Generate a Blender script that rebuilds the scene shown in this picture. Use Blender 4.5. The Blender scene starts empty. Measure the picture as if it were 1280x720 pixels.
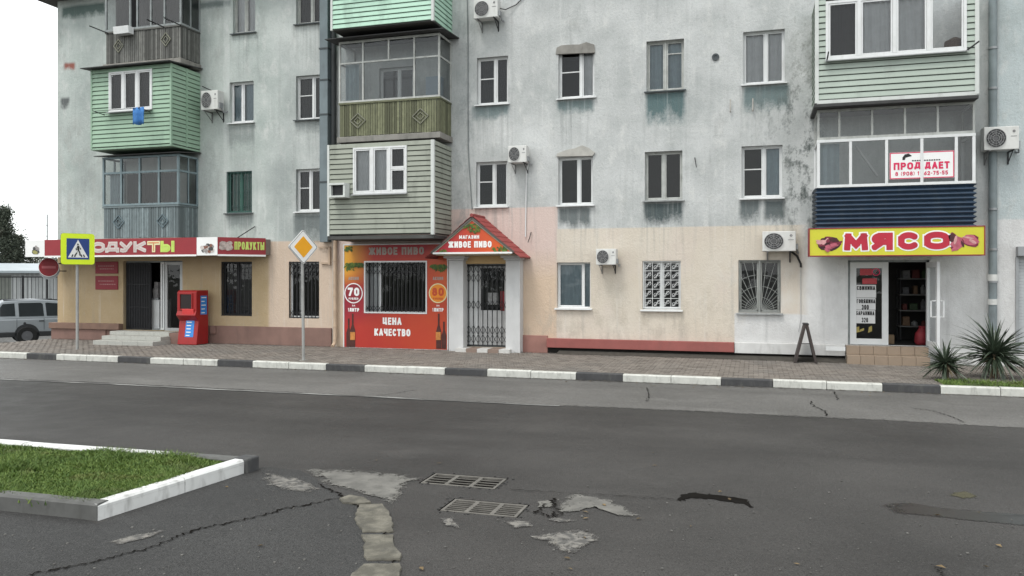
import bpy, math, random
import numpy as np
from mathutils import Vector, Matrix
random.seed(7); rng = np.random.default_rng(7)
S = bpy.context.scene; C = S.collection
R = math.radians

# ---------------------------------------------------------------- camera
CAMY, CAMZ, TH, F = -20.6, 2.15, R(16.8), 1000.0
cd = bpy.data.cameras.new('camera'); cam = bpy.data.objects.new('camera', cd); C.objects.link(cam)
cam.location = (0, CAMY, CAMZ); cam.rotation_euler = (R(90), 0, TH)
cd.sensor_width = 36; cd.lens = 36*F/1280; cd.shift_y = -15/1280
cd.clip_start = .1; cd.clip_end = 4000
S.camera = cam
# ---------------------------------------------------------------- overcast daylight
SUN_EL, SUN_AZ = R(62), R(205)
w = bpy.data.worlds.new('World'); S.world = w; w.use_nodes = True
nt = w.node_tree; nt.nodes.clear()
out = nt.nodes.new('ShaderNodeOutputWorld'); bg = nt.nodes.new('ShaderNodeBackground')
sky = nt.nodes.new('ShaderNodeTexSky'); sky.sky_type = 'NISHITA'; sky.sun_disc = False
sky.sun_elevation = SUN_EL; sky.sun_rotation = SUN_AZ
mx = nt.nodes.new('ShaderNodeMix'); mx.data_type = 'RGBA'; mx.inputs[0].default_value = .9
nz = nt.nodes.new('ShaderNodeTexNoise'); nz.inputs['Scale'].default_value = 2.2; nz.inputs['Detail'].default_value = 5
rp = nt.nodes.new('ShaderNodeValToRGB')
rp.color_ramp.elements[0].color = (8.0, 8.5, 8.6, 1); rp.color_ramp.elements[1].color = (12.0, 12.2, 12.0, 1)
rp.color_ramp.elements[0].position = .3; rp.color_ramp.elements[1].position = .7
nt.links.new(nz.outputs[0], rp.inputs[0]); nt.links.new(sky.outputs[0], mx.inputs[6]); nt.links.new(rp.outputs[0], mx.inputs[7])
nt.links.new(mx.outputs[2], bg.inputs[0]); bg.inputs[1].default_value = .1
nt.links.new(bg.outputs[0], out.inputs[0])
sd = bpy.data.lights.new('sun', 'SUN'); sd.energy = 1.2; sd.angle = R(18); sd.color = (1, .97, .92)
so = bpy.data.objects.new('sun', sd); C.objects.link(so)
sv = Vector((math.sin(SUN_AZ)*math.cos(SUN_EL), math.cos(SUN_AZ)*math.cos(SUN_EL), math.sin(SUN_EL)))
so.rotation_euler = sv.to_track_quat('Z', 'Y').to_euler()
S.view_settings.view_transform = 'Standard'; S.view_settings.look = 'None'
S.view_settings.exposure = .75; S.view_settings.gamma = 1
S.cycles.max_bounces = 8; S.cycles.transparent_max_bounces = 16

# ---------------------------------------------------------------- surveying: photo direction -> place on a plane
ct, st = math.cos(TH), math.sin(TH)
def ray(px, py):
    u = (px-640)/F; v = (345-py)/F
    return u*ct-st, u*st+ct, v
def W(px, py, d=0):            # on the vertical plane d metres in front of the facade
    a, b, c = ray(px, py); t = (-d-CAMY)/b
    return a*t, CAMZ+c*t
def wx(px, d=0): return W(px, 345, d)[0]
def wz(px, py, d=0): return W(px, py, d)[1]
def G(px, py, z=0):            # on level ground
    a, b, c = ray(px, py); t = (z-CAMZ)/c
    return a*t, CAMY+b*t
def AT(px, Z):                 # plan position at distance Z along the camera axis
    a, b, c = ray(px, 345); return a*Z, CAMY+b*Z

# ---------------------------------------------------------------- node helper
class N:
    def __init__(s, nt, k): s.nt, s.k = nt, k
    def m(s, op, b=None, c=None, clamp=False):
        n = s.nt.nodes.new('ShaderNodeMath'); n.operation = op; n.use_clamp = clamp
        for i, x in enumerate((s, b, c)):
            if x is None: continue
            if isinstance(x, N): s.nt.links.new(x.k, n.inputs[i])
            else: n.inputs[i].default_value = x
        return N(s.nt, n.outputs[0])
    def __add__(s, o): return s.m('ADD', o)
    def __sub__(s, o): return s.m('SUBTRACT', o)
    def __mul__(s, o): return s.m('MULTIPLY', o)
    def ma(s, a, b, clamp=True): return s.m('MULTIPLY_ADD', a, b, clamp)
def col(c): return (c[0], c[1], c[2], 1)
class MT:
    """material under construction"""
    def __init__(s, name, rough=.75, metal=0, spec=.4):
        s.mat = bpy.data.materials.new(name); s.mat.use_nodes = True; s.nt = s.mat.node_tree
        s.p = s.nt.nodes['Principled BSDF']
        s.p.inputs['Roughness'].default_value = rough; s.p.inputs['Metallic'].default_value = metal
        s.p.inputs['Specular IOR Level'].default_value = spec
        g = s.nt.nodes.new('ShaderNodeNewGeometry'); s.pos = g.outputs['Position']; s.geo = g
        sp = s.nt.nodes.new('ShaderNodeSeparateXYZ'); s.nt.links.new(s.pos, sp.inputs[0])
        s.x, s.y, s.z = (N(s.nt, sp.outputs[i]) for i in range(3))
    def noise(s, scale, detail=4, stretch=(1, 1, 1), rough=.55):
        mp = s.nt.nodes.new('ShaderNodeMapping'); mp.inputs['Scale'].default_value = stretch
        s.nt.links.new(s.pos, mp.inputs[0])
        n = s.nt.nodes.new('ShaderNodeTexNoise'); n.inputs['Scale'].default_value = scale
        n.inputs['Detail'].default_value = detail; n.inputs['Roughness'].default_value = rough
        s.nt.links.new(mp.outputs[0], n.inputs['Vector'])
        return N(s.nt, n.outputs[0])
    def mix(s, a, b, f):
        n = s.nt.nodes.new('ShaderNodeMix'); n.data_type = 'RGBA'
        for i, x in ((6, a), (7, b)):
            if isinstance(x, N): s.nt.links.new(x.k, n.inputs[i])
            else: n.inputs[i].default_value = col(x)
        if isinstance(f, N): s.nt.links.new(f.k, n.inputs[0])
        else: n.inputs[0].default_value = f
        return N(s.nt, n.outputs[2])
    def island(s):
        return N(s.nt, s.geo.outputs['Random Per Island'])
    def done(s, c, bump=None, dist=.01, strength=.5, rough=None):
        if isinstance(c, N): s.nt.links.new(c.k, s.p.inputs['Base Color'])
        else: s.p.inputs['Base Color'].default_value = col(c)
        if bump is not None:
            b = s.nt.nodes.new('ShaderNodeBump'); b.inputs['Distance'].default_value = dist
            b.inputs['Strength'].default_value = strength
            s.nt.links.new(bump.k, b.inputs['Height']); s.nt.links.new(b.outputs[0], s.p.inputs['Normal'])
        if rough is not None: s.nt.links.new(rough.k, s.p.inputs['Roughness'])
        return s.mat
def sh(c, k): return tuple(min(1, x*k) for x in c)
def plain(name, c, rough=.6, var=.18, scale=3, dirt=None, metal=0, spec=.4, fine=40, isl=0):
    m = MT(name, rough, metal, spec)
    a = m.noise(scale, 5); f = m.noise(fine, 3)
    o = m.mix(sh(c, 1-var), sh(c, 1+var), (a-.5).ma(1.6, .5))
    o = m.mix(o, sh(c, .8), (f-.55).ma(1.5, 0))
    if dirt:
        o = m.mix(o, dirt, (m.noise(scale*1.7, 6, (1, 1, .35))-.52).ma(4.0, 0)*.6)
    if isl:
        o = m.mix(o, sh(c, 1-isl), m.island())
    return m.done(o, f, .002, .25)

GREYMETAL = plain('galvanised_metal', (.30, .31, .32), .5, .15, 5, metal=.4)
DARKMETAL = plain('dark_metal', (.02, .02, .022), .55, .3, 6)
BLACKGAP = plain('black_rubber', (.012, .012, .012), .8, .2)
PVC = plain('white_pvc', (.66, .67, .67), .4, .06, 4, dirt=(.5, .5, .48))
OLDWOOD = plain('old_white_window_paint', (.42, .43, .41), .7, .2, 6, dirt=(.2, .2, .18))
GREYWOOD = plain('grey_window_paint', (.24, .26, .26), .7, .25, 6, dirt=(.1, .1, .1))
BLUEWOOD = plain('faded_blue_paint', (.19, .245, .262), .75, .2, 5, dirt=(.12, .15, .16))
SILLM = plain('tin_sill', (.28, .29, .29), .55, .25, 5, dirt=(.1, .1, .1))
SILLD = plain('dark_tin_sill', (.06, .07, .075), .6, .25, 5)
CONC = plain('raw_concrete', (.24, .23, .21), .9, .25, 4, dirt=(.1, .1, .09))
STONEC = plain('kerb_concrete', (.30, .29, .26), .9, .25, 5, dirt=(.12, .12, .11))
WHITEP = plain('white_road_paint', (.50, .50, .465), .8, .15, 7, dirt=(.12, .115, .105))
DARKP = plain('dark_kerb_paint', (.05, .05, .052), .8, .3, 5, dirt=(.12, .12, .11))
CLOTHW = plain('white_curtain', (.62, .62, .62), .9, .1, 6)
CLOTHG = plain('green_curtain', (.07, .155, .125), .9, .2, 6)
CLOTHB = plain('blue_grey_curtain', (.33, .40, .43), .9, .12, 6)
CLOTHD = plain('dark_curtain', (.045, .043, .045), .9, .2, 6)
CLOTHL = plain('lilac_curtain', (.5, .47, .52), .9, .12, 6)
RED = plain('red_sign_film', (.27, .025, .033), .45, .1, 3)
DRED = plain('dark_red_sign_film', (.24, .02, .03), .5, .1, 3)
WHITE = plain('white_sign_film', (.78, .78, .77), .5, .04, 3)
YELLOW = plain('yellow_sign_film', (.54, .52, .035), .45, .06, 3)
CREAMY = plain('cream_sign_film', (.72, .68, .40), .5, .06, 3)
GREENY = plain('lime_sign_film', (.50, .62, .14), .5, .06, 3)
LEAFP = plain('printed_green', (.10, .15, .02), .5, .5, 12)
ORANGE = plain('orange_sign_film', (.75, .25, .02), .45, .08, 3)
BLUE = plain('blue_sign_film', (.015, .05, .22), .45, .1, 3)
LBLUE = plain('bright_blue_sticker', (.04, .22, .60), .45, .15, 9)
LIMEY = plain('fluorescent_yellow_film', (.70, .88, .02), .4, .05, 3)
BLACK = plain('black_print', (.012, .012, .012), .6, .1)
PINKRED = plain('red_print', (.60, .02, .09), .5, .05)
DIMSILVER = plain('dim_silver_letters', (.33, .27, .24), .5, .15, 8)
REDKIOSK = plain('red_kiosk_paint', (.30, .016, .016), .4, .12, 4, dirt=(.2, .02, .02))
TANTILE = plain('tan_step_tile', (.28, .215, .16), .45, .12, 5, isl=.2)
GRANITE = plain('grey_step_stone', (.40, .40, .37), .6, .2, 30, dirt=(.25, .24, .22), isl=.15)
GLASSD = None
def glass(name, tint, refl=.0, rough=.02, wav=.0):
    m = bpy.data.materials.new(name); m.use_nodes = True; nt = m.node_tree; nt.nodes.clear()
    o = nt.nodes.new('ShaderNodeOutputMaterial'); mixn = nt.nodes.new('ShaderNodeMixShader')
    t = nt.nodes.new('ShaderNodeBsdfTransparent'); t.inputs[0].default_value = col(tint)
    g = nt.nodes.new('ShaderNodeBsdfGlossy'); g.inputs['Roughness'].default_value = rough
    fr = nt.nodes.new('ShaderNodeFresnel'); fr.inputs[0].default_value = 1.55
    ad = nt.nodes.new('ShaderNodeMath'); ad.operation = 'ADD'; ad.inputs[1].default_value = refl
    nt.links.new(fr.outputs[0], ad.inputs[0]); nt.links.new(ad.outputs[0], mixn.inputs[0])
    nt.links.new(t.outputs[0], mixn.inputs[1]); nt.links.new(g.outputs[0], mixn.inputs[2])
    nt.links.new(mixn.outputs[0], o.inputs[0])
    b = nt.nodes.new('ShaderNodeBump'); n = nt.nodes.new('ShaderNodeTexNoise'); n.inputs['Scale'].default_value = 2.5
    ge = nt.nodes.new('ShaderNodeNewGeometry'); nt.links.new(ge.outputs['Position'], n.inputs['Vector'])
    b.inputs['Strength'].default_value = .3; b.inputs['Distance'].default_value = .02
    nt.links.new(n.outputs[0], b.inputs['Height']); nt.links.new(b.outputs[0], g.inputs['Normal']); nt.links.new(b.outputs[0], fr.inputs['Normal'])
    return m
GLASS = glass('window_glass', (.80, .82, .83), -.004, .02)
GLASSB = glass('dusty_balcony_glass', (.78, .80, .80), .015, .08)

# ---------------------------------------------------------------- mesh helper
class MB:
    def __init__(s): s.v = []; s.f = []
    def add(s, v, f):
        n = len(s.v); s.v += [tuple(p) for p in v]; s.f += [tuple(i+n for i in q) for q in f]; return s
    def box(s, x0, x1, y0, y1, z0, z1):
        if x0 > x1: x0, x1 = x1, x0
        if y0 > y1: y0, y1 = y1, y0
        if z0 > z1: z0, z1 = z1, z0
        return s.add([(x0,y0,z0),(x1,y0,z0),(x1,y1,z0),(x0,y1,z0),(x0,y0,z1),(x1,y0,z1),(x1,y1,z1),(x0,y1,z1)],
              [(0,3,2,1),(4,5,6,7),(0,1,5,4),(1,2,6,5),(2,3,7,6),(3,0,4,7)])
    def prism(s, pts, axis, a, b):        # pts 2-D outline; axis 'y': (x,z), 'x': (y,z), 'z': (x,y)
        k = len(pts)
        def P(p, t): return {'y': (p[0], t, p[1]), 'x': (t, p[0], p[1]), 'z': (p[0], p[1], t)}[axis]
        v = [P(p, a) for p in pts]+[P(p, b) for p in pts]
        f = [tuple(range(k)), tuple(range(2*k-1, k-1, -1))]+[(i, i+k, (i+1) % k+k, (i+1) % k) for i in range(k)]
        return s.add(v, f)
    def bar(s, p, q, w=.03, h=None):
        h = h or w; p = Vector(p); q = Vector(q); d = (q-p).normalized()
        u = Vector((0, 0, 1)) if abs(d.z) < .9 else Vector((0, 1, 0))
        a = d.cross(u).normalized(); b = a.cross(d)
        a *= w/2; b *= h/2
        v = [p-a-b, p+a-b, p+a+b, p-a+b, q-a-b, q+a-b, q+a+b, q-a+b]
        return s.add(v, [(0,3,2,1),(4,5,6,7),(0,1,5,4),(1,2,6,5),(2,3,7,6),(3,0,4,7)])
    def tube(s, pts, r, n=10, cap=True):
        pts = [Vector(p) for p in pts]; rr = r if isinstance(r, (list, tuple)) else [r]*len(pts)
        base = len(s.v); prev = None
        for i, p in enumerate(pts):
            d = (pts[min(i+1, len(pts)-1)]-pts[max(i-1, 0)]).normalized()
            if prev is None: a = d.orthogonal().normalized()
            else: a = (prev-d*prev.dot(d)).normalized()
            prev = a; b = d.cross(a)
            for k in range(n):
                t = 2*math.pi*k/n; s.v.append(tuple(p+(a*math.cos(t)+b*math.sin(t))*rr[i]))
        for i in range(len(pts)-1):
            for k in range(n):
                k2 = (k+1) % n; o = base+i*n
                s.f.append((o+k, o+k2, o+n+k2, o+n+k))
        if cap:
            s.f.append(tuple(base+k for k in range(n-1, -1, -1))); o = base+(len(pts)-1)*n
            s.f.append(tuple(o+k for k in range(n)))
        return s
    def disc(s, c, r, y0, y1, n=28, r2=None):      # round slab facing -y, centre (x,z)
        pts = [(c[0]+r*math.cos(2*math.pi*k/n), c[1]+r*math.sin(2*math.pi*k/n)) for k in range(n)]
        if r2 is None: return s.prism(pts, 'y', y0, y1)
        ins = [(c[0]+r2*math.cos(2*math.pi*k/n), c[1]+r2*math.sin(2*math.pi*k/n)) for k in range(n)]
        v = [(p[0], y0, p[1]) for p in pts]+[(p[0], y0, p[1]) for p in ins]+[(p[0], y1, p[1]) for p in pts]+[(p[0], y1, p[1]) for p in ins]
        f = []
        for k in range(n):
            j = (k+1) % n
            f += [(k, j, n+j, n+k), (2*n+k, 3*n+k, 3*n+j, 2*n+j), (k, 2*n+k, 2*n+j, j), (n+k, n+j, 3*n+j, 3*n+k)]
        return s.add(v, f)
    def sheet(s, pts, y): return s.add([(p[0], y, p[1]) for p in pts], [tuple(range(len(pts)))])
    def flat(s, pts, z): return s.add([(p[0], p[1], z) for p in pts], [tuple(range(len(pts)))])
WO = {}
def wo(o): return WO.get(o.name, Vector((0, 0, 0))) if o else Vector((0, 0, 0))
def mesh_of(name, mb, mat, off=Vector((0, 0, 0)), smooth=False):
    me = bpy.data.meshes.new(name)
    me.from_pydata([(v[0]-off[0], v[1]-off[1], v[2]-off[2]) for v in mb.v], [], mb.f); me.update()
    me.materials.append(mat)
    import bmesh as _b
    if smooth:
        me.shade_smooth(); me.set_sharp_from_angle(angle=R(38))
    return me
def recalc(me):
    import bmesh
    b = bmesh.new(); b.from_mesh(me); bmesh.ops.recalc_face_normals(b, faces=b.faces); b.to_mesh(me); b.free()
def obj(name, mb, mat, parent=None, smooth=False, bevel=0, o=None, fix=True):
    off = Vector(o) if o is not None else wo(parent)
    me = mesh_of(name, mb, mat, off, smooth)
    if fix and len(mb.f) < 20000: recalc(me)
    ob = bpy.data.objects.new(name, me); C.objects.link(ob); ob.parent = parent
    if parent is not None: ob.location = off-wo(parent)
    elif o is not None: ob.location = o
    WO[ob.name] = off
    if bevel:
        b = ob.modifiers.new('bevel', 'BEVEL'); b.width = bevel; b.segments = 2; b.limit_method = 'ANGLE'; b.angle_limit = R(40)
    return ob
def tag(o, label=None, cat=None, group=None, kind=None):
    if label: o['label'] = label
    if cat: o['category'] = cat
    if group: o['group'] = group
    if kind: o['kind'] = kind
    return o
def empty(name, loc, parent=None, rotz=0, local=False):
    o = bpy.data.objects.new(name, None); C.objects.link(o); o.empty_display_size = .2
    o.parent = parent; o.location = Vector(loc)-wo(parent) if parent is not None else Vector(loc)
    o.rotation_euler = (0, 0, rotz); WO[o.name] = Vector((0, 0, 0)) if local else Vector(loc)
    return o
def thing(name, label, cat, loc, group=None, rotz=0, local=False):
    return tag(empty(name, loc, None, rotz, local), label, cat, group)
def inst(name, me, loc, parent, rot=(0, 0, 0), sc=(1, 1, 1)):     # another object on the same mesh data
    o = bpy.data.objects.new(name, me); C.objects.link(o); o.parent = parent
    o.location = Vector(loc)-wo(parent); o.rotation_euler = rot; o.scale = sc
    return o
def kids(o): return [c for c in bpy.data.objects if c.parent == o]
def copy_tree(o, parent=None):
    c = o.copy(); C.objects.link(c); c.parent = parent
    for ch in kids(o): copy_tree(ch, c)
    return c

# ---------------------------------------------------------------- lettering: stroke letters contoured into clean outlines
def arc(cx, cy, rx, ry, a0, a1, n=14):
    return [(cx+rx*math.cos(R(a0+(a1-a0)*k/n)), cy+ry*math.sin(R(a0+(a1-a0)*k/n))) for k in range(n+1)]
O_ = arc(.5, .68, .5, .32, 0, 180, 12)+arc(.5, .32, .5, .32, 180, 360, 12)+[(1, .68)]
GL = {
 'А': (1.05, [[(0, 0), (.5, 1), (1, 0)], [(.2, .3), (.8, .3)]]),
 'Б': (.95, [[(.9, 1), (0, 1), (0, 0), (.6, 0)]+arc(.6, .28, .4, .28, -90, 90)+[(0, .56)]]),
 'В': (.95, [[(0, 0), (0, 1), (.55, 1)]+arc(.55, .77, .36, .23, 90, -90)+[(0, .54)], [(.55, .54)]+arc(.6, .27, .4, .27, 90, -90)+[(0, 0)]]),
 'Г': (.8, [[(0, 0), (0, 1), (1, 1)]]),
 'Д': (1.1, [[(.14, .16), (.3, 1), (.84, 1), (.84, .16)], [(0, 0), (0, .16), (1, .16), (1, 0)]]),
 'Е': (.85, [[(1, 0), (0, 0), (0, 1), (1, 1)], [(0, .52), (.85, .52)]]),
 'Ж': (1.4, [[(.5, 0), (.5, 1)], [(0, 1), (.36, .5), (0, 0)], [(1, 1), (.64, .5), (1, 0)], [(.36, .5), (.64, .5)]]),
 'З': (.9, [arc(.5, .76, .44, .24, 160, -90)+arc(.5, .26, .5, .26, 90, -160)]),
 'И': (1., [[(0, 1), (0, 0), (1, 1), (1, 0)]]),
 'Й': (1., [[(0, .8), (0, 0), (1, .8), (1, 0)], [(.3, 1), (.7, 1)]]),
 'К': (1., [[(0, 0), (0, 1)], [(.95, 1), (.2, .5), (1, 0)]]),
 'Л': (1., [[(0, 0), (.2, .1), (.28, 1), (1, 1), (1, 0)]]),
 'М': (1.25, [[(0, 0), (.06, 1), (.5, .22), (.94, 1), (1, 0)]]),
 'Н': (1., [[(0, 0), (0, 1)], [(1, 0), (1, 1)], [(0, .52), (1, .52)]]),
 'О': (1., [O_]), '0': (.85, [O_]),
 'П': (1., [[(0, 0), (0, 1), (1, 1), (1, 0)]]),
 'Р': (.92, [[(0, 0), (0, 1), (.55, 1)]+arc(.55, .72, .45, .28, 90, -90)+[(0, .44)]]),
 'С': (.95, [arc(.5, .64, .5, .36, 38, 180, 10)+arc(.5, .36, .5, .36, 180, 322, 10)]),
 'Т': (.95, [[(0, 1), (1, 1)], [(.5, 1), (.5, 0)]]),
 'У': (1., [[(0, 1), (.5, .4)], [(1, 1), (.45, .1), (.2, 0), (.05, .04)]]),
 'Ц': (1.05, [[(0, 1), (0, .14), (.88, .14), (.88, 1)], [(.88, .14), (1, .14), (1, 0)]]),
 'Ч': (.95, [[(0, 1), (0, .6), (.25, .42), (1, .42)], [(1, 1), (1, 0)]]),
 'Ы': (1.3, [[(0, 1), (0, 0), (.36, 0)]+arc(.38, .28, .26, .28, -90, 90)+[(0, .56)], [(1, 0), (1, 1)]]),
 'Ь': (.9, [[(0, 1), (0, 0), (.6, 0)]+arc(.6, .28, .4, .28, -90, 90)+[(0, .56)]]),
 'Я': (1., [[(1, 0), (1, 1), (.45, 1)]+arc(.45, .72, .45, .28, 90, 270)+[(1, .44)], [(.5, .44), (0, 0)]]),
 '1': (.5, [[(0, .75), (.7, 1), (.7, 0)]]),
 '2': (.85, [arc(.5, .72, .48, .28, 170, -30)+[(0, 0), (1, 0)]]),
 '3': (.85, [arc(.48, .76, .46, .24, 160, -90)+arc(.48, .26, .5, .26, 90, -160)]),
 '5': (.85, [[(.95, 1), (.1, 1), (.05, .55)]+arc(.46, .3, .5, .3, 110, -150)]),
 '6': (.85, [[(.85, 1), (.1, .5)]+arc(.5, .3, .5, .3, 150, 510, 18)]),
 '7': (.85, [[(0, 1), (1, 1), (.35, 0)]]),
 '8': (.85, [arc(.5, .76, .42, .24, -90, 270, 18), arc(.5, .27, .5, .27, -90, 270, 18)]),
 '9': (.85, [[(.15, 0), (.9, .5)]+arc(.5, .7, .5, .3, -30, 330, 18)]),
 '(': (.35, [[(1, 1), (.1, .7), (.1, .3), (1, 0)]]), ')': (.35, [[(0, 1), (.9, .7), (.9, .3), (0, 0)]]),
 '-': (.5, [[(0, .45), (1, .45)]]), '.': (.2, [[(.5, 0), (.5, .02)]]),
}
def glyph_polys(ch, w, h, t, grow=0, res=30):
    """contour of strokes of width t inside a w x h cell (grown outwards by grow)"""
    g = grow+h*.02; nx = max(8, int(res*(w+2*g)/h)); ny = int(res*(h+2*g)/h)
    X, Z = np.meshgrid(np.linspace(-g, w+g, nx+1), np.linspace(-g, h+g, ny+1))
    D = np.full(X.shape, 1e9); iw, ih = w-t, h-t
    for pl in GL[ch][1]:
        P = [(t/2+p[0]*iw, t/2+p[1]*ih) for p in pl]
        curved = len(P) > 8
        for a, b in zip(P[:-1], P[1:]):
            dx, dz = b[0]-a[0], b[1]-a[1]; L = math.hypot(dx, dz)
            if L < 1e-6: continue
            dx /= L; dz /= L
            al = (X-a[0])*dx+(Z-a[1])*dz; pe = np.abs((X-a[0])*dz-(Z-a[1])*dx)
            ex = np.maximum(np.maximum(-al, al-L), 0)
            straight = abs(dx) < 1e-3 or abs(dz) < 1e-3
            d = np.maximum(pe, ex) if (not curved or (straight and L > h*.12)) else np.hypot(pe, ex)
            D = np.minimum(D, d)
    V = D-t/2
    V = np.maximum(V, np.maximum(np.maximum(-X, X-w), np.maximum(-Z, Z-h)))-grow
    polys = []
    for j in range(ny):
        run = None
        for i in range(nx+1):
            full = i < nx and V[j, i] <= 0 and V[j, i+1] <= 0 and V[j+1, i] <= 0 and V[j+1, i+1] <= 0
            if full:
                if run is None: run = i
                continue
            if run is not None:
                polys.append([(X[j, run], Z[j, run]), (X[j, i], Z[j, i]), (X[j+1, i], Z[j+1, i]), (X[j+1, run], Z[j+1, run])]); run = None
            if i == nx: break
            cs = [(j, i), (j, i+1), (j+1, i+1), (j+1, i)]
            if all(V[c] > 0 for c in cs): continue
            poly = []
            for k in range(4):
                a, b = cs[k], cs[(k+1) % 4]; va, vb = V[a], V[b]
                if va <= 0: poly.append((X[a], Z[a]))
                if (va <= 0) != (vb <= 0):
                    q = va/(va-vb); poly.append((X[a]+(X[b]-X[a])*q, Z[a]+(Z[b]-Z[a])*q))
            if len(poly) >= 3: polys.append(poly)
    return polys
def write(parent, text, p0, p1, h, mat, bold=.2, off=.004, gap=.2, grow=0, name='lettering', res=26, up=(0, 0, 1)):
    """text from p0 (lower left) to p1 (lower right) in 3-D, letters h tall, standing off the surface"""
    p0 = Vector(p0); p1 = Vector(p1); ex = (p1-p0); L = ex.length; ex.normalize(); upv = Vector(up); nrm = ex.cross(upv)
    tot = sum((.45 if c == ' ' else GL[c][0]) for c in text)+gap*(len(text)-1)
    k = L/tot; mb = MB(); x = 0
    for c in text:
        if c == ' ': x += (.45+gap)*k; continue
        wd = GL[c][0]*k
        for poly in glyph_polys(c, wd, h, min(h*bold, wd*.42), grow, res):
            n = len(mb.v)
            mb.v += [tuple(p0+ex*(x+q[0])+upv*q[1]+nrm*off) for q in poly]; mb.f.append(tuple(range(n, n+len(poly))))
        x += wd+gap*k
    return obj(name, mb, mat, parent, fix=False)
def write_px(parent, text, l, t, r, b, d, mat, **k):      # lettering on a plane parallel to the facade
    zc = (wz(l, b, d)+wz(r, b, d))/2; zt = (wz(l, t, d)+wz(r, t, d))/2
    return write(parent, text, (wx(l, d), -d, zc), (wx(r, d), -d, zc), zt-zc, mat, **k)

# ================================================================ THE SETTING
PAVZ = .12
def asphalt(name, c, speck=.35, patch=.25, rough=.62):
    m = MT(name, rough, 0, .22)
    big = m.noise(.35, 5); mid = m.noise(2.2, 6); fine = m.noise(70, 3); sp = m.noise(160, 2)
    long = m.noise(.5, 4, (.12, 1.3, 1))
    o = m.mix(sh(c, 1-patch), sh(c, 1+patch), (big-.5).ma(2.4, .5))
    o = m.mix(o, sh(c, .6), (long-.5).ma(5, 0)*.7); o = m.mix(o, sh(c, 1.35), ((long*-1).ma(5, 2.2))*.6)
    gr = m.noise(28, 4, (1, 1, 1), .75); o = m.mix(o, sh(c, .35), (gr-.55).ma(9, 0)*.7); o = m.mix(o, sh(c, 2.0), (gr-.42)*-1*1.0 if False else ((gr*-1).ma(9, 3.95))*.55)
    o = m.mix(o, sh(c, 1.7), (m.noise(.9, 7, (.5, 1, 1), .65)-.57).ma(7, 0)*.5)
    o = m.mix(o, sh(c, 1.35), (mid-.56).ma(3.5, 0)*.6)
    o = m.mix(o, sh(c, .3), (fine-.5).ma(7, 0)*.75)
    o = m.mix(o, sh(c, 2.1), (m.noise(95, 2)-.58).ma(9, 0)*.55)
    o = m.mix(o, (.30, .29, .27), (sp-.68).ma(16, 0)*speck)
    return m.done(o, fine, .012, .9, (mid-.5).ma(.4, rough))
ASPH = asphalt('worn_asphalt', (.047, .0445, .0425), .6, .4)
LANE = asphalt('pale_parking_asphalt', (.125, .121, .115), .3, .25)
APRON = asphalt('rough_old_asphalt', (.039, .0385, .038), .8, .4, .7)
DIRT = plain('bare_soil', (.085, .07, .05), .95, .35, 5)
m = MT('distant_ground', .95); GROUNDM = m.done(m.mix((.10, .10, .09), (.06, .075, .04), (m.noise(.05, 5)-.4).ma(3, 0)))

XL = wx(72)                                   # left corner of the building
XR = 14.0
mb = MB(); mb.flat([(-1500, -1500), (1500, -1500), (1500, 1500), (-1500, 1500)], -.95)
obj('ground', mb, GROUNDM)['kind'] = 'structure'

YK = CAMY+16.2; YK = -4.4                      # line of the far kerb
def hole_grid(mb, x0, x1, y0, y1, holes, P):
    xs = sorted({x0, x1, *[h[0] for h in holes], *[h[1] for h in holes]}); ys = sorted({y0, y1, *[h[2] for h in holes], *[h[3] for h in holes]})
    idx = {}
    for j, y in enumerate(ys):
        for i, x in enumerate(xs): idx[i, j] = len(mb.v); mb.v.append(P(x, y))
    for j in range(len(ys)-1):
        for i in range(len(xs)-1):
            cx, cy = (xs[i]+xs[i+1])/2, (ys[j]+ys[j+1])/2
            if any(h[0] < cx < h[1] and h[2] < cy < h[3] for h in holes): continue
            mb.f.append((idx[i, j], idx[i+1, j], idx[i+1, j+1], idx[i, j+1]))
def grate_rect(fl, fr, nl, nr):
    a, b, c, d = (G(*q) for q in (fl, fr, nl, nr))
    return ((a[0]+c[0])/2, (b[0]+d[0])/2, (c[1]+d[1])/2, (a[1]+b[1])/2)
GR1 = grate_rect((544, 590), (632, 599), (526, 603), (621, 613))
GR2 = grate_rect((568, 622), (660, 632), (549, 638), (648, 648))
mb = MB(); hole_grid(mb, -60, 60, CAMY-12, YK, [GR1, GR2], lambda x, y: (x, y, 0))
road = obj('road', mb, ASPH, fix=False); road['kind'] = 'structure'
for q in (GR1, GR2):
    mb = MB(); x0, x1, y0, y1 = q; z = -.35
    mb.add([(x0,y0,0),(x1,y0,0),(x1,y1,0),(x0,y1,0),(x0,y0,z),(x1,y0,z),(x1,y1,z),(x0,y1,z)],
           [(4,5,6,7),(0,4,7,3),(1,2,6,5),(3,7,6,2),(0,1,5,4)])
    obj('gully_pit', mb, plain('gully_wall', (.006, .006, .006), .95, spec=0), road, fix=False)
def jag(pts, amp, n=5):                       # roughen an outline
    o = []
    for a, b in zip(pts, pts[1:]+pts[:1]):
        L = math.hypot(b[0]-a[0], b[1]-a[1])
        for k in range(n):
            t = k/n; j = 0 if k == 0 else amp*L
            o.append((a[0]+(b[0]-a[0])*t+random.uniform(-j, j), a[1]+(b[1]-a[1])*t+random.uniform(-j, j)))
    return o
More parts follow.
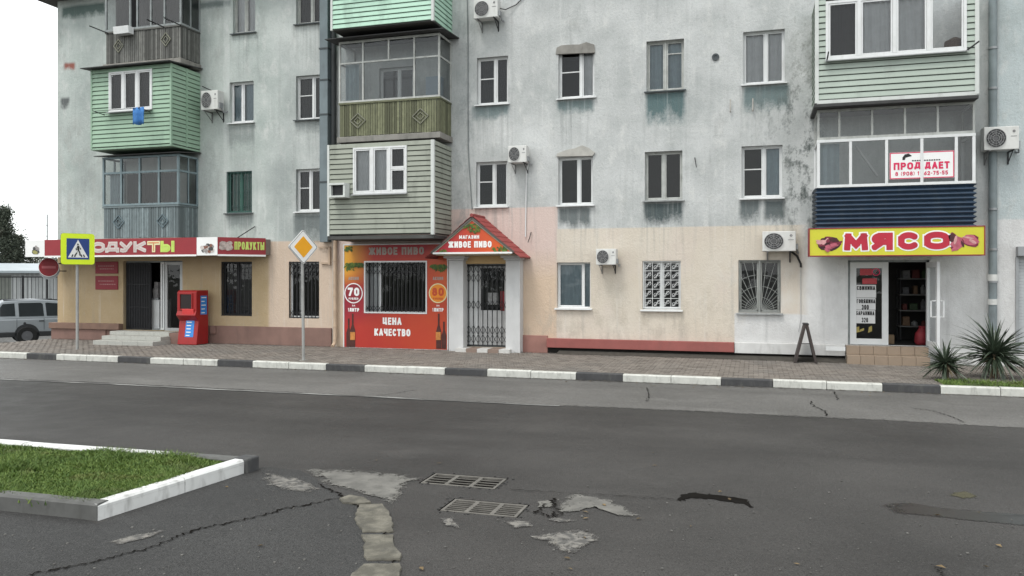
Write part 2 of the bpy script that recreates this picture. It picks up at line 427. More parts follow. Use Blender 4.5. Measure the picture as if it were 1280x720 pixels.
def ground_patch(name, pxs, mat, z, amp=.06, parent=road, n=4, soft=False):
    pts = jag([G(*p, z) for p in pxs], amp, n)
    if soft:                                  # thin film whose cover thins out towards its rim
        c = np.mean(pts, axis=0); mb = MB(); k = len(pts); ring = [1.12, .9, .6]; cov = []
        for s_, cv in zip(ring, (0, .6, 1)):
            for p in pts: mb.v.append((c[0]+(p[0]-c[0])*s_, c[1]+(p[1]-c[1])*s_, z)); cov.append(cv)
        mb.v.append((c[0], c[1], z)); cov.append(1)
        mb.f = [(a*k+i, a*k+(i+1) % k, (a+1)*k+(i+1) % k, (a+1)*k+i) for a in range(2) for i in range(k)]+[(2*k+i, 2*k+(i+1) % k, 3*k) for i in range(k)]
        o = obj(name, mb, mat, parent, fix=False); at_ = o.data.attributes.new('cover', 'FLOAT', 'POINT'); at_.data.foreach_set('value', cov); return o
    import bmesh
    b = bmesh.new(); f = b.faces.new([b.verts.new((p[0], p[1], z)) for p in pts]); bmesh.ops.triangulate(b, faces=[f])
    mb = MB(); b.verts.index_update(); mb.v = [tuple(v.co) for v in b.verts]; mb.f = [tuple(v.index for v in f.verts) for f in b.faces]; b.free()
    return obj(name, mb, mat, parent)
def film(m, k=3.0, thr=.5, amt=1.3):          # ragged wear: the film is missing where cover and grain run low
    nt = m.nt; a = nt.nodes.new('ShaderNodeAttribute'); a.attribute_name = 'cover'; cv = N(nt, a.outputs['Fac'])
    al = (cv+(m.noise(9, 7, (1, 1, 1), .7)-.5)*amt+(m.noise(60, 3)-.5)*.9-thr).m('MULTIPLY', k, None, True)
    nt.links.new(al.k, m.p.inputs['Alpha']); return m.mat
# pale parking strip along the kerb, with its worn white edge line
YL = -7.72
mb = MB()
nx = 160; xs = np.linspace(-58, 40, nx)
e = [YL-.06*math.sin(i*.31)+random.uniform(-.035, .035) - max(0, x+2)*.012 for i, x in enumerate(xs)]
cov = []
for i, x in enumerate(xs): mb.v += [(x, e[i]-.12, .004), (x, e[i]+.14, .004), (x, e[i]+.6, .004), (x, YK, .004)]; cov += [0, .8, 2.5, 2.5]
mb.f = [(4*i+k, 4*i+4+k, 4*i+5+k, 4*i+1+k) for i in range(nx-1) for k in range(3)]
lm = MT.__new__(MT); lm.mat = LANE; lm.nt = LANE.node_tree; lm.p = lm.nt.nodes['Principled BSDF']; lm.geo = lm.nt.nodes.new('ShaderNodeNewGeometry'); lm.pos = lm.geo.outputs['Position']; film(lm, 3.5, .5, 1.5)
o = obj('parking_strip', mb, LANE, road, fix=False); at_ = o.data.attributes.new('cover', 'FLOAT', 'POINT'); at_.data.foreach_set('value', cov)
m = MT('worn_line_paint', .75); LINEP = m.done(m.mix((.075, .073, .07), (.36, .36, .345), (m.noise(3, 7, (.35, 3, 1), .7)-.47).ma(6, 0)))
mb = MB()
for i, x in enumerate(np.linspace(-58, wx(700, 7.7), 90)):
    yy = YL+.02*math.sin(i*.7); mb.v += [(x, yy-.055, .008), (x, yy+.045, .008)]
mb.f = [(2*i, 2*i+2, 2*i+3, 2*i+1) for i in range(89)]
obj('edge_line', mb, LINEP, road, fix=False)
# rough old apron in the foreground and its pale worn spots
APRON_PX = [(330, 583), (375, 588), (430, 622), (462, 640), (497, 700), (500, 745), (480, 900), (-900, 900), (-500, 640), (0, 600), (120, 655), (225, 618), (326, 585)]
ground_patch('apron', APRON_PX, APRON, .004, .015, n=4)
m = MT('pale_dusty_patch', .9); m.done(m.mix((.10, .096, .088), (.17, .163, .148), (m.noise(5, 6)-.4).ma(3, 0)), m.noise(80), .004, .5); DUST = film(m, 4, .55, 1.7)
def speckle_mat(name, a, b):                  # worn film of dust, broken up towards the asphalt colour
    m = MT(name, .9); n = m.noise(14, 6)
    m.done(m.mix(a, b, (n-.45).ma(6, .2)), n, .003, .4); return film(m, 2.2, .5, 1.7)
DUST2 = speckle_mat('broken_dust', (.075, .072, .068), (.17, .16, .145))
ground_patch('concrete_patch', [(372, 584), (440, 586), (505, 592), (528, 597), (510, 606), (505, 622), (490, 631), (470, 622), (430, 612), (400, 603)], DUST, .008, .05, soft=True)
ground_patch('concrete_patch', [(698, 630), (705, 619), (725, 616), (760, 622), (785, 634), (804, 645), (780, 647), (745, 633), (715, 640), (694, 641)], DUST, .008, .05, soft=True)
ground_patch('concrete_patch', [(672, 626), (692, 624), (690, 634), (671, 634)], DUST, .008, .08, soft=True)
ground_patch('concrete_patch', [(660, 670), (700, 663), (728, 661), (755, 672), (735, 681), (720, 692), (700, 690), (690, 682)], DUST2, .008, .08, soft=True)
ground_patch('concrete_patch', [(628, 651), (660, 651), (668, 658), (642, 660)], DUST2, .008, .08, soft=True)
ground_patch('concrete_patch', [(548, 647), (568, 646), (576, 661), (556, 657)], DUST2, .008, .08, soft=True)
ground_patch('concrete_patch', [(690, 645), (722, 650), (700, 653), (684, 650)], DUST2, .008, .08, soft=True)
ground_patch('concrete_patch', [(330, 590), (372, 597), (405, 612), (380, 617), (330, 606)], DUST2, .010, .08, soft=True)
ground_patch('concrete_patch', [(130, 678), (170, 668), (212, 661), (200, 667), (150, 681)], DUST2, .010, .08, soft=True)
ground_patch('concrete_patch', [(170, 508), (205, 506), (212, 513), (180, 516)], speckle_mat('faint_pale_stain', (.08, .08, .08), (.11, .11, .12)), .008, .1)
# dark wet stain and oil spot
m = MT('oily_moss', .7); m.done((.05, .045, .022)); film_moss = film(m, 2.5, .5, 1.6)
m = MT('wet_asphalt', .3, 0, .5); m.done((.022, .022, .022), m.noise(60), .004, .5); WET = film(m, 2.5, .35, 1.0)
ground_patch('wet_stain', [(1098, 631), (1130, 627), (1165, 633), (1210, 637), (1290, 644), (1400, 650), (1400, 668), (1290, 658), (1225, 652), (1150, 644), (1120, 641)], WET, .004, .03, soft=True)
ground_patch('wet_stain', [(1183, 618), (1205, 613), (1225, 620), (1205, 624)], film_moss, .004, .08, soft=True)
def crack(pxs, wd=.02, z=.012, mat=BLACKGAP, sub=16, name='crack'):
    P = []
    for a, b in zip(pxs[:-1], pxs[1:]):
        for k in range(sub):
            t = k/sub; P.append((a[0]+(b[0]-a[0])*t, a[1]+(b[1]-a[1])*t))
    P.append(pxs[-1]); Q = [G(*p, z) for p in P]; mb = MB()
    for i, q in enumerate(Q):
        a = Q[max(i-1, 0)]; b = Q[min(i+1, len(Q)-1)]; dx, dy = b[0]-a[0], b[1]-a[1]; L = math.hypot(dx, dy) or 1
        k = wd*random.uniform(.12, .75)*(0.1 if i in (0, len(Q)-1) else 1); j = random.uniform(-1, 1)*(wd*.5+.018)
        nx_, ny_ = -dy/L, dx/L
        mb.v += [(q[0]+nx_*(k+j), q[1]+ny_*(k+j), z), (q[0]-nx_*(k-j), q[1]-ny_*(k-j), z)]
    mb.f = [(2*i, 2*i+1, 2*i+3, 2*i+2) for i in range(len(Q)-1)]
    return obj(name, mb, mat, road, fix=False)
CRK = plain('crack_black', (.013, .012, .011), .95, .3, spec=0)
crack([(35, 718), (110, 703), (190, 684), (245, 661), (300, 650), (360, 635), (430, 621)], .022, mat=CRK)
crack([(632, 611), (700, 615), (790, 620), (850, 624)], .01, mat=CRK)
crack([(694, 622), (690, 632), (697, 638), (689, 645)], .03, mat=CRK)
crack([(680, 628), (672, 640), (690, 646), (705, 641)], .025, mat=CRK)
ground_patch('pothole', [(846, 625), (850, 619), (862, 616), (900, 619), (936, 625), (943, 634), (938, 634), (930, 629), (895, 624), (865, 622), (852, 626)], CRK, .006, .16, n=6)  # flat black sheet stands in for the shaded hollow
crack([(1012, 501), (1018, 508), (1030, 513), (1034, 520)], .02, mat=CRK)
crack([(1042, 489), (1048, 500)], .015, mat=CRK)
crack([(1135, 509), (1165, 513), (1190, 521), (1205, 528)], .015, mat=CRK)
crack([(808, 484), (812, 494), (808, 502)], .015, mat=CRK)
crack([(520, 487), (490, 492), (470, 494)], .012, mat=CRK)
crack([(1165, 705), (1178, 714), (1182, 725)], .012, mat=CRK)
crack([(500, 740), (492, 690), (470, 645), (430, 620), (395, 604)], .02, mat=CRK)
# dirt washed into the gutter and along the foot of the wall
m = MT('gutter_dirt', .95); m.done(m.mix((.035, .032, .028), (.10, .09, .075), (m.noise(6, 6)-.4).ma(3, 0)), m.noise(40), .006, .6); GDIRT = film(m, 2.2, .62, 1.5)
def dirt_strip(name, x0, x1, ya, yb, z, par):     # thick at yb, thinning out towards ya
    mb = MB(); cov = []; n = 120
    for i in range(n+1):
        x = x0+(x1-x0)*i/n; q = random.uniform(.7, 1.2)
        mb.v += [(x, yb+(ya-yb)*q, z), (x, yb+(ya-yb)*.4, z), (x, yb, z)]; cov += [0, .45, .9]
    mb.f = [(3*i+k, 3*i+3+k, 3*i+4+k, 3*i+1+k) for i in range(n) for k in (0, 1)]
    o = obj(name, mb, GDIRT, par, fix=False); a = o.data.attributes.new('cover', 'FLOAT', 'POINT'); a.data.foreach_set('value', cov)
dirt_strip('gutter_dirt', -44, 15, YK-.55, YK-.005, .012, road)
# loose grit
mb = MB()
for k in range(260):
    px, py = random.uniform(-40, 1320), random.uniform(585, 735)
    x, y = G(px, py, 0)
    if px < 330 and py < 655: continue
    s = random.uniform(.002, .009)
    mb.box(x-s, x+s*random.uniform(.5, 1.2), y-s, y+s, .004, .004+s)
tag(obj('loose_grit', mb, plain('grit', (.15, .145, .135), .9, .3, 20, isl=.5)), kind='stuff')

# far pavement of small blocks
PX0, PX1 = -44.0, 16.0
mb = MB(); mb.flat([(PX0, YK), (PX1, YK), (PX1, .06), (XL-.2, .06), (XL-.2, -1.75), (PX0, -1.75)], .085)
pave = obj('pavement', mb, plain('paving_sand', (.07, .065, .058), .95, .2, 6), fix=False); pave['kind'] = 'structure'
m = MT('paving_blocks', .85)
o = m.mix((.125, .108, .094), (.215, .19, .166), m.island()); o = m.mix(o, (.12, .114, .107), (m.noise(.7, 5)-.48).ma(4, 0)*.6)
PAVE = m.done(m.mix(o, (.2, .195, .18), (m.noise(3, 5)-.6).ma(4, 0)*.5), m.noise(60), .003, .4)
bw, bd, gapb = .2, .1, .008
rows = int((-.06-YK-.16)/bd); V = []; Fc = []
BED = (G(1165, 474, PAVZ)[0], 9.5, YK+.1, YK+1.05)       # planting bed near the right end
for j in range(rows):
    y0 = YK+.16+j*bd; off = (j % 2)*bw/2
    for i in range(int((PX1-PX0)/bw)):
        x0 = PX0+i*bw+off
        if x0 < XL-.2 and y0 > -1.9: continue
        if BED[0] < x0+.1 < BED[1] and BED[2] < y0+.05 < BED[3]: continue
        z = PAVZ+random.uniform(-.004, .003)+.012*math.sin(x0*.6)*math.sin(y0*1.1)
        a, b, c, d = x0+gapb/2, x0+bw-gapb/2, y0+gapb/2, y0+bd-gapb/2; t = .008; n = len(V)
        wz_ = .018*math.sin((y0)*31)   # interlocking block: slightly waisted
        V += [(a, c, .08), (b, c, .08), (b, d, .08), (a, d, .08), (a+t, c+t, z), (b-t, c+t, z), (b-t, d-t, z), (a+t, d-t, z)]
        Fc += [(n+4, n+5, n+6, n+7), (n, n+1, n+5, n+4), (n+1, n+2, n+6, n+5), (n+2, n+3, n+7, n+6), (n+3, n, n+4, n+7)]
mb = MB(); mb.v = V; mb.f = Fc
tag(obj('paving_blocks', mb, PAVE, pave, fix=False), kind='stuff')
dirt_strip('wall_foot_dirt', XL, 12, -.75, -.17, PAVZ+.02, pave)
# kerb stones: two whitewashed, one dark, along the whole road
kerb = tag(empty('kerb', (0, YK, 0)), kind='structure')
KX0 = wx(609, -YK); KP = (wx(720, -YK)-KX0)/2
def stone_mesh(mat, L, wd=.16, h=.155, c=.018):
    mb = MB(); x0, x1 = .006, L-.006
    mb.prism([(0, -.12), (0, h-c), (c, h), (wd-c*.4, h), (wd, h-c*.4), (wd, -.12)], 'x', x0, x1)
    mb2 = MB(); mb2.v = mb.v; mb2.f = mb.f
    me = mesh_of('kerb_stone', mb2, mat); recalc(me); return me
SW, SDK = stone_mesh(WHITEP, KP), stone_mesh(DARKP, KP)
for k in range(-34, 17):
    o = inst('kerb_stone', SW if k % 3 != 2 else SDK, (KX0+k*KP, YK-.005+random.uniform(-.006, .006), random.uniform(-.008, .006)), kerb, (0, 0, random.uniform(-.004, .004)))
# side street falling away past the left end of the building
mb = MB()
prof = [(-1.8, .10), (-.5, -.03), (3, -.39), (6, -.67), (11, -.8), (20, -.87), (60, -.9)]
for x in (-90, XL-.1):
    for y, z in prof: mb.v.append((x, y, z))
k = len(prof)
mb.f = [(i, i+k, i+k+1, i+1) for i in range(k-1)]
obj('side_street', mb, asphalt('dusty_asphalt', (.10, .098, .094)), fix=False)['kind'] = 'structure'

# ================================================================ THE APARTMENT BUILDING
ZT = wz(90, 6) + .15                                # underside of the eaves
bld = thing('apartment_building', 'four storey grey and beige plastered apartment building with shops along the street', 'building', (-5, 0, PAVZ))
B = bld
# openings in the facade: (left, top, right, bottom) in the photograph, on the wall
WIN = []
def rect(l, t, r, b): return (wx(l), wx(r), (wz(l, b)+wz(r, b))/2, (wz(l, t)+wz(r, t))/2)
def win(l, t, r, b, **k): WIN.append((rect(l, t, r, b), k))
# top storey, left
win(291, -34, 319, 41, split=.5, fm='old', cur='W', patch=.5)
win(370, -40, 403, 29, split=.55, fm='old', cur='D')
# third storey
win(287, 102, 317, 153, split=.46, fm='pvc', cur='B', sill='pvc')
win(370, 94, 402, 149, split=.62, fm='pvc', tr='L', cur='D')
win(596, 71, 635, 130, split=.57, fm='pvc', tr='L', cur='D', sill='pvc')
win(698, 62, 743, 122, split=.62, fm='pvc', tr='L', cur='Wr', sill='pvc')
win(808, 50, 855, 113, split=.5, fm='old', tr='R', cur='B')
win(929, 38, 981, 104, split=.55, fm='pvc', cur='W', sill='pvc')
# second storey
win(283, 214, 315, 266, split=.5, fm='green', cur='G', grille='bars')
win(370, 211, 402, 264, split=.5, fm='pvc', tr='L', cur='D', sill='pvc')
win(595, 202, 634, 258, split=.55, fm='pvc', tr='L', cur='Dr', sill='pvc')
win(698, 196, 741, 256, split=.58, fm='pvc', cur='N', sill='pvc')
win(806, 189, 853, 250, split=.5, fm='old', cur='N', sill='old')
win(927, 182, 978, 247, split=.55, fm='pvc', tr='L', cur='Br', sill='pvc')
# shop floor
win(276, 327, 315, 395, split=.5, fm='dark', cur='D', grille='bars2', sill='none')
win(361, 327, 399, 398, split=.35, fm='pvc', cur='N', grille='scissor', sill='none')
win(696, 328, 738, 385, split=.78, fm='pvc', cur='B', sill='pvc')
win(803, 326, 851, 387, split=.5, fm='pvc', cur='D', grille='scroll', sill='pvc')
win(923, 325, 976, 391, split=.5, fm='old', cur='D', grille='fan', sill='old')
# windows behind the glazed balconies
win(474, 84, 516, 168, split=.55, fm='pvc', tr='L', cur='N', hid=1)
OPEN = [q for q, k in WIN]
BW = (455, 326, 533, 392)                             # window in the beer banner
OPEN.append(rect(*BW))
LD = rect(154, 326, 228, 413); OPEN.append(LD)         # grocery door
BD = rect(578, 330, 634, 434); OPEN.append(BD)         # beer shop door
MD = rect(1060, 325, 1162, 432); OPEN.append(MD)       # meat shop door
SHW = rect(1271, 318, 1330, 440); OPEN.append(SHW)     # shuttered shop window at the right edge

# ---- wall paint: plaster, colour zones, flaked paint, dirt, painted canopy shade
m = MT('painted_plaster', .88, 0, .25)
wob = m.noise(1.3, 5); wob2 = m.noise(6, 5); X = m.x+(wob-.5)*.14+(wob2-.5)*.05; Zc = m.z+(m.noise(1.7, 5)-.5)*.10
n1 = m.noise(.8, 6); n2 = m.noise(3.2, 7, (1, 1, .55), .65); n3 = m.noise(9, 6, (1, 1, 1), .7); streak = m.noise(2.2, 5, (2.4, 1, .16), .6); fine = m.noise(45, 4)
def step(v, e, soft): return v.ma(1/soft, .5-e/soft)
def band(v, a, b, soft): return step(v, a, soft)*step((v*-1), -b, soft)
c = m.mix((.41, .425, .42), (.575, .585, .58), (n1-.5).ma(3.0, .5))
lf = step(m.x*-1, 12.5, 3.0)
c = m.mix(c, m.mix((.36, .41, .385), (.50, .54, .515), (n1-.5).ma(2.8, .5)), lf*.85)
c = m.mix(c, (.46, .52, .53), step(m.x, wx(1247), .1)*.85)
c = m.mix(c, (.64, .64, .62), (n2-.53).ma(6, 0)*.6)
mot = m.noise(18, 6, (1, 1, .8), .75); c = m.mix(c, (.30, .32, .315), (mot-.53).ma(6, 0)*.42); c = m.mix(c, (.66, .66, .65), (m.noise(26, 5, (1, 1, .7), .7)-.56).ma(7, 0)*.4)
c = m.mix(c, (.27, .295, .29), (m.noise(.42, 7, (1, 1, .8), .62)-.52).ma(6, 0)*.62)
c = m.mix(c, (.20, .21, .20), (m.noise(.8, 8, (1, 1, .45), .7)-.57).ma(7, 0)*.5)
c = m.mix(c, (.22, .25, .245), (n3-.57).ma(6, 0)*.45)
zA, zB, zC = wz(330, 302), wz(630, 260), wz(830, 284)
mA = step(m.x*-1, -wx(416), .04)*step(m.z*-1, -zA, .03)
mB_ = band(m.x, wx(420), wx(697), .04)*step(m.z*-1, -zB, .03)
mC = band(m.x, wx(696), wx(1012), .05)*step(m.z*-1, -zC+.0, .03)
c = m.mix(c, m.mix(m.mix((.40, .30, .17), (.49, .38, .25), (n1-.5).ma(2, .5)), (.55, .44, .35), step(m.x, wx(336), .1)), mA)  # shop ochre left of the sign end, darkened to hold canopy shade
pk = m.mix((.58, .45, .34), (.60, .485, .44), step(m.z, wz(670, 330), .9))
c = m.mix(c, pk, mB_)
cc = m.mix((.56, .495, .41), (.61, .56, .49), (n1-.5).ma(2, .5)); cc = m.mix(cc, (.58, .495, .455), (m.noise(.5, 4)-.5).ma(5, 0)*.6)
c = m.mix(c, cc, mC)
c = m.mix(c, (.40, .36, .31), (m.noise(5, 7, (1, 1, .5), .7)-.58).ma(6, 0)*.4*step(m.z*-1, -zC, .1))
c = m.mix(c, (.66, .62, .56), (mot-.56).ma(5, 0)*.3*step(m.z*-1, -zC, .1))
# whitewash at the lower right
mW = step(m.x, wx(918), .03)*step(m.z*-1, -wz(950, 392), .05)
mW2 = step(X, wx(1004), .25)*step(m.z*-1, -wz(1100, 277), .04)
wc = m.mix((.54, .535, .53), (.65, .65, .645), (n2-.5).ma(3, .5))
c = m.mix(c, wc, mW.m('MAXIMUM', mW2))
# old teal paint laid bare under the sills
def patch(c, l, t, r, b, colr, k=1.0, soft=.10, blot=False):
    if blot: soft = .5
    x0, x1, z0, z1 = rect(l, t, r, b)
    u = band(X, x0, x1, soft)*band(Zc, z0, z1, soft)
    fade = m.z.ma(1/(z1-z0), -z0/(z1-z0))
    a = ((fade*1.25+.12)+(mot-.5)*.75+(n2-.5)*1.7-.12).m('MULTIPLY', 1.7, None, True)*u*k if not blot else ((n2-.5)*3.4+(n1-.5)*1.6+(mot-.5)*1.3+.10).m('MULTIPLY', 1.6, None, True)*u*k
    return m.mix(c, colr, a)
TEAL = (.085, .14, .145); TEALD = (.075, .095, .098)
for q in ((590, 132, 637, 152, TEAL, .75), (697, 125, 741, 144, TEAL, .8), (808, 115, 856, 158, TEAL, .95), (930, 107, 986, 142, TEAL, .8),
          (699, 259, 738, 287, TEALD, .85), (805, 253, 853, 284, TEALD, 1), (925, 250, 950, 283, TEALD, .85), (955, 250, 980, 283, TEALD, .9),
          (367, 268, 402, 304, TEALD, .7), (284, 268, 316, 290, TEALD, .55), (284, 156, 318, 190, TEALD, .45), (369, 151, 402, 170, TEALD, .4),
          (978, 100, 1030, 290, (.07, .085, .08), .8, 1), (950, 120, 1005, 200, (.12, .14, .135), .6, 1), (985, 20, 1030, 120, (.2, .21, .19), .8, 1), (985, 170, 1030, 260, (.07, .085, .08), .9, 1), (1005, 270, 1230, 330, (.3, .3, .29), .5, 1), (60, 150, 130, 300, (.24, .25, .23), .4, 1), (78, 6, 131, 24, (.08, .12, .11), .9), (240, 2, 288, 12, (.08, .11, .11), .7),
          (76, 122, 86, 138, (.12, .13, .13), 1), (80, 79, 93, 89, (.26, .10, .08), 1.1),
          (565, 20, 600, 290, (.24, .265, .27), .6, 1), (395, 100, 420, 300, (.22, .24, .24), .6, 1), (250, 60, 300, 250, (.27, .30, .29), .4, 1), (900, 330, 1000, 395, (.62, .6, .56), .5, 1), (655, 385, 920, 425, (.42, .37, .31), .5, 1), (690, 350, 930, 400, (.47, .42, .34), .4, 1)):
    c = patch(c, *q[:4], q[4], q[5], blot=len(q) > 6)
# drips from the sill ends, plaster joints
drip = m.noise(5.5, 4, (2.2, 1, .07), .6)
for (x0, x1, z0, z1), k_ in WIN:
    if z1 < 5 or k_.get('hid'): continue
    u = band(m.x, x0-.12, x1+.12, .1)*m.z.ma(.55, 1-.55*z0)*step(m.z*-1, -z0+.0, .05)
    c = m.mix(c, (.17, .18, .175), (drip-.5).ma(4.5, 0)*u*.6); c = m.mix(c, (.70, .70, .69), ((drip*-1).ma(4.5, 1.85))*u*.4)
for px, wd_, cl in ((283, .10, (.60, .62, .61)), (585, .03, (.2, .21, .21)), (1244, .03, (.2, .21, .21)), (640, .02, (.3, .3, .3))):
    c = m.mix(c, cl, band(X, wx(px)-wd_, wx(px)+wd_, .05)*(n2-.3).ma(2.5, 0)*.55*step(m.z, zA, .1))
# rain streaks and soot
c = m.mix(c, (.24, .25, .245), (streak-.56).ma(4, 0)*.38)
c = m.mix(c, (.68, .68, .67), (m.noise(3.1, 5, (2.6, 1, .12))-.6).ma(5, 0)*.4)
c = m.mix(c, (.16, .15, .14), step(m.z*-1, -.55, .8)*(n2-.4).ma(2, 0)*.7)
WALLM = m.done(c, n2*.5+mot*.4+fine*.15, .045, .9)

mb = MB(); XW0, XW1 = XL, 12.0
hole_grid(mb, XW0, XW1, -.3, ZT+.02, OPEN, lambda x, z: (x, 0, z))
RV = .2
for x0, x1, z0, z1 in OPEN:                            # reveals
    mb.add([(x0,0,z0),(x1,0,z0),(x1,0,z1),(x0,0,z1),(x0,RV,z0),(x1,RV,z0),(x1,RV,z1),(x0,RV,z1)], [(0,1,5,4),(1,2,6,5),(2,3,7,6),(3,0,4,7)])
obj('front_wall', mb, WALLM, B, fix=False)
mb = MB(); h = ZT
mb.add([(XW0,0,-1),(XW0,11,-1),(XW0,11,h),(XW0,0,h)], [(0,1,2,3)]); mb.add([(XW1,0,-1),(XW1,11,-1),(XW1,11,h),(XW1,0,h)], [(0,3,2,1)])
mb.add([(XW0,11,-1),(XW1,11,-1),(XW1,11,h),(XW0,11,h)], [(0,1,2,3)])
obj('side_wall', mb, plain('grey_plaster', (.34, .38, .37), .9, .15, 1, dirt=(.2, .22, .22)), B, fix=False)
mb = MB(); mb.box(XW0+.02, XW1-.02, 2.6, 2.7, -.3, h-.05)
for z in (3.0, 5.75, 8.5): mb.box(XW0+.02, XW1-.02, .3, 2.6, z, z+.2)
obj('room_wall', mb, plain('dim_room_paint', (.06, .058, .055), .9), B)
mb = MB(); mb.add([(XW0-.55,-.6,ZT+.02),(XW1,-.6,ZT+.02),(XW1,11.6,ZT+.02),(XW0-.55,11.6,ZT+.02),(XW0-.55,-.6,ZT+.14),(XW1,-.6,ZT+.14),(XW1,5.5,ZT+2.6),(XW0+3.5,5.5,ZT+2.6),(XW1,11.6,ZT+.14),(XW0-.55,11.6,ZT+.14)],
    [(0,1,5,4),(4,5,6,7),(4,7,9),(9,7,6,8),(0,4,9,3),(3,2,1,0)])
obj('roof', mb, plain('old_roof_boards', (.10, .095, .09), .9, .3, 3), B)

# ---- windows
FM = {'pvc': PVC, 'old': OLDWOOD, 'green': plain('green_window_paint', (.06, .15, .12), .7, .2, 6), 'dark': DARKMETAL, 'grey': GREYWOOD, 'blue': BLUEWOOD}
CUR = {'W': CLOTHW, 'G': CLOTHG, 'B': CLOTHB, 'D': CLOTHD, 'L': CLOTHL}
def curtain_mesh(x0, x1, z0, z1, y):
    mb = MB(); n = max(8, int((x1-x0)*40)); ph = random.random()*6
    for i in range(n+1):
        x = x0+(x1-x0)*i/n; yy = y+.018*math.sin(i*1.15+ph)+.01*math.sin(i*.43)
        mb.v += [(x, yy, z0), (x, yy, z1)]
    mb.f = [(2*i, 2*i+2, 2*i+3, 2*i+1) for i in range(n)]
    return mb
def frame_in(mb, x0, x1, z0, z1, w, y0, y1):
    mb.box(x0, x0+w, y0, y1, z0, z1); mb.box(x1-w, x1, y0, y1, z0, z1)
    mb.box(x0+w, x1-w, y0, y1, z0, z0+w); mb.box(x0+w, x1-w, y0, y1, z1-w, z1)
def pane(parent, x0, x1, z0, z1, y, mat=GLASS, name='pane'):
    mb = MB(); mb.sheet([(x0, z0), (x1, z0), (x1, z1), (x0, z1)], y); return obj(name, mb, mat, parent, fix=False)
def make_window(q, split=.5, fm='pvc', tr=None, cur='N', sill='tin', grille=None, patch=0, hid=0, y=.11):
    x0, x1, z0, z1 = q; wd = empty('window', ((x0+x1)/2, 0, z0), B)
    mat = FM[fm]; fr = MB(); ow, sw = (.035, .03) if fm != 'old' else (.035, .035)
    frame_in(fr, x0, x1, z0, z1, ow, y, y+.07)
    xm = x0+(x1-x0)*split; fr.box(xm-.025, xm+.025, y-.004, y+.066, z0+ow, z1-ow)
    cells = [(x0+ow, xm-.025), (xm+.025, x1-ow)]
    for k, (a, b) in enumerate(cells):
        zz = [(z0+ow, z1-ow)]
        if tr and ((tr == 'L') == (k == 0)):
            zt = z0+(z1-z0)*(.56 if fm == 'pvc' else .74)
            fr.box(a+sw, b-sw, y+.016, y+.05, zt-.014, zt+.014)
        for c_, d_ in zz:
            if b-a > .2: frame_in(fr, a+.002, b-.002, c_+.002, d_-.002, sw, y+.012, y+.055); a_, b_, cc_, dd_ = a+sw, b-sw, c_+sw, d_-sw
            else: a_, b_, cc_, dd_ = a, b, c_, d_
            for cc2, dd2 in ([(cc_, zt-.014), (zt+.014, dd_)] if tr and ((tr == 'L') == (k == 0)) else [(cc_, dd_)]): pane(wd, a_-.004, b_+.004, cc2-.004, dd2+.004, y+.03)
            continue
            pane(wd, a_-.01, b_+.01, cc_-.01, dd_+.01, y+.03)
    obj('frame', fr, mat, wd, bevel=.004)
    if cur[0] != 'N':
        cx0, cx1 = x0+.02, x1-.02
        if cur.endswith('r'): cx0 = xm
        obj('curtain', curtain_mesh(cx0, cx1, z0+.03, z1-.02, y+.10), CUR[cur[0]], wd, smooth=True, fix=False)
    if sill != 'none' and not hid:
        sm = {'tin': SILLD, 'pvc': PVC, 'old': SILLM}[sill]; mb = MB(); e = .05
        mb.prism([(y, z0+.012), (y, z0-.004), (-.085, z0-.045), (-.085, z0-.015)], 'x', x0-e, x1+e)
        obj('sill', mb, sm, wd)
    if grille: make_grille(grille, q, wd)
    return wd
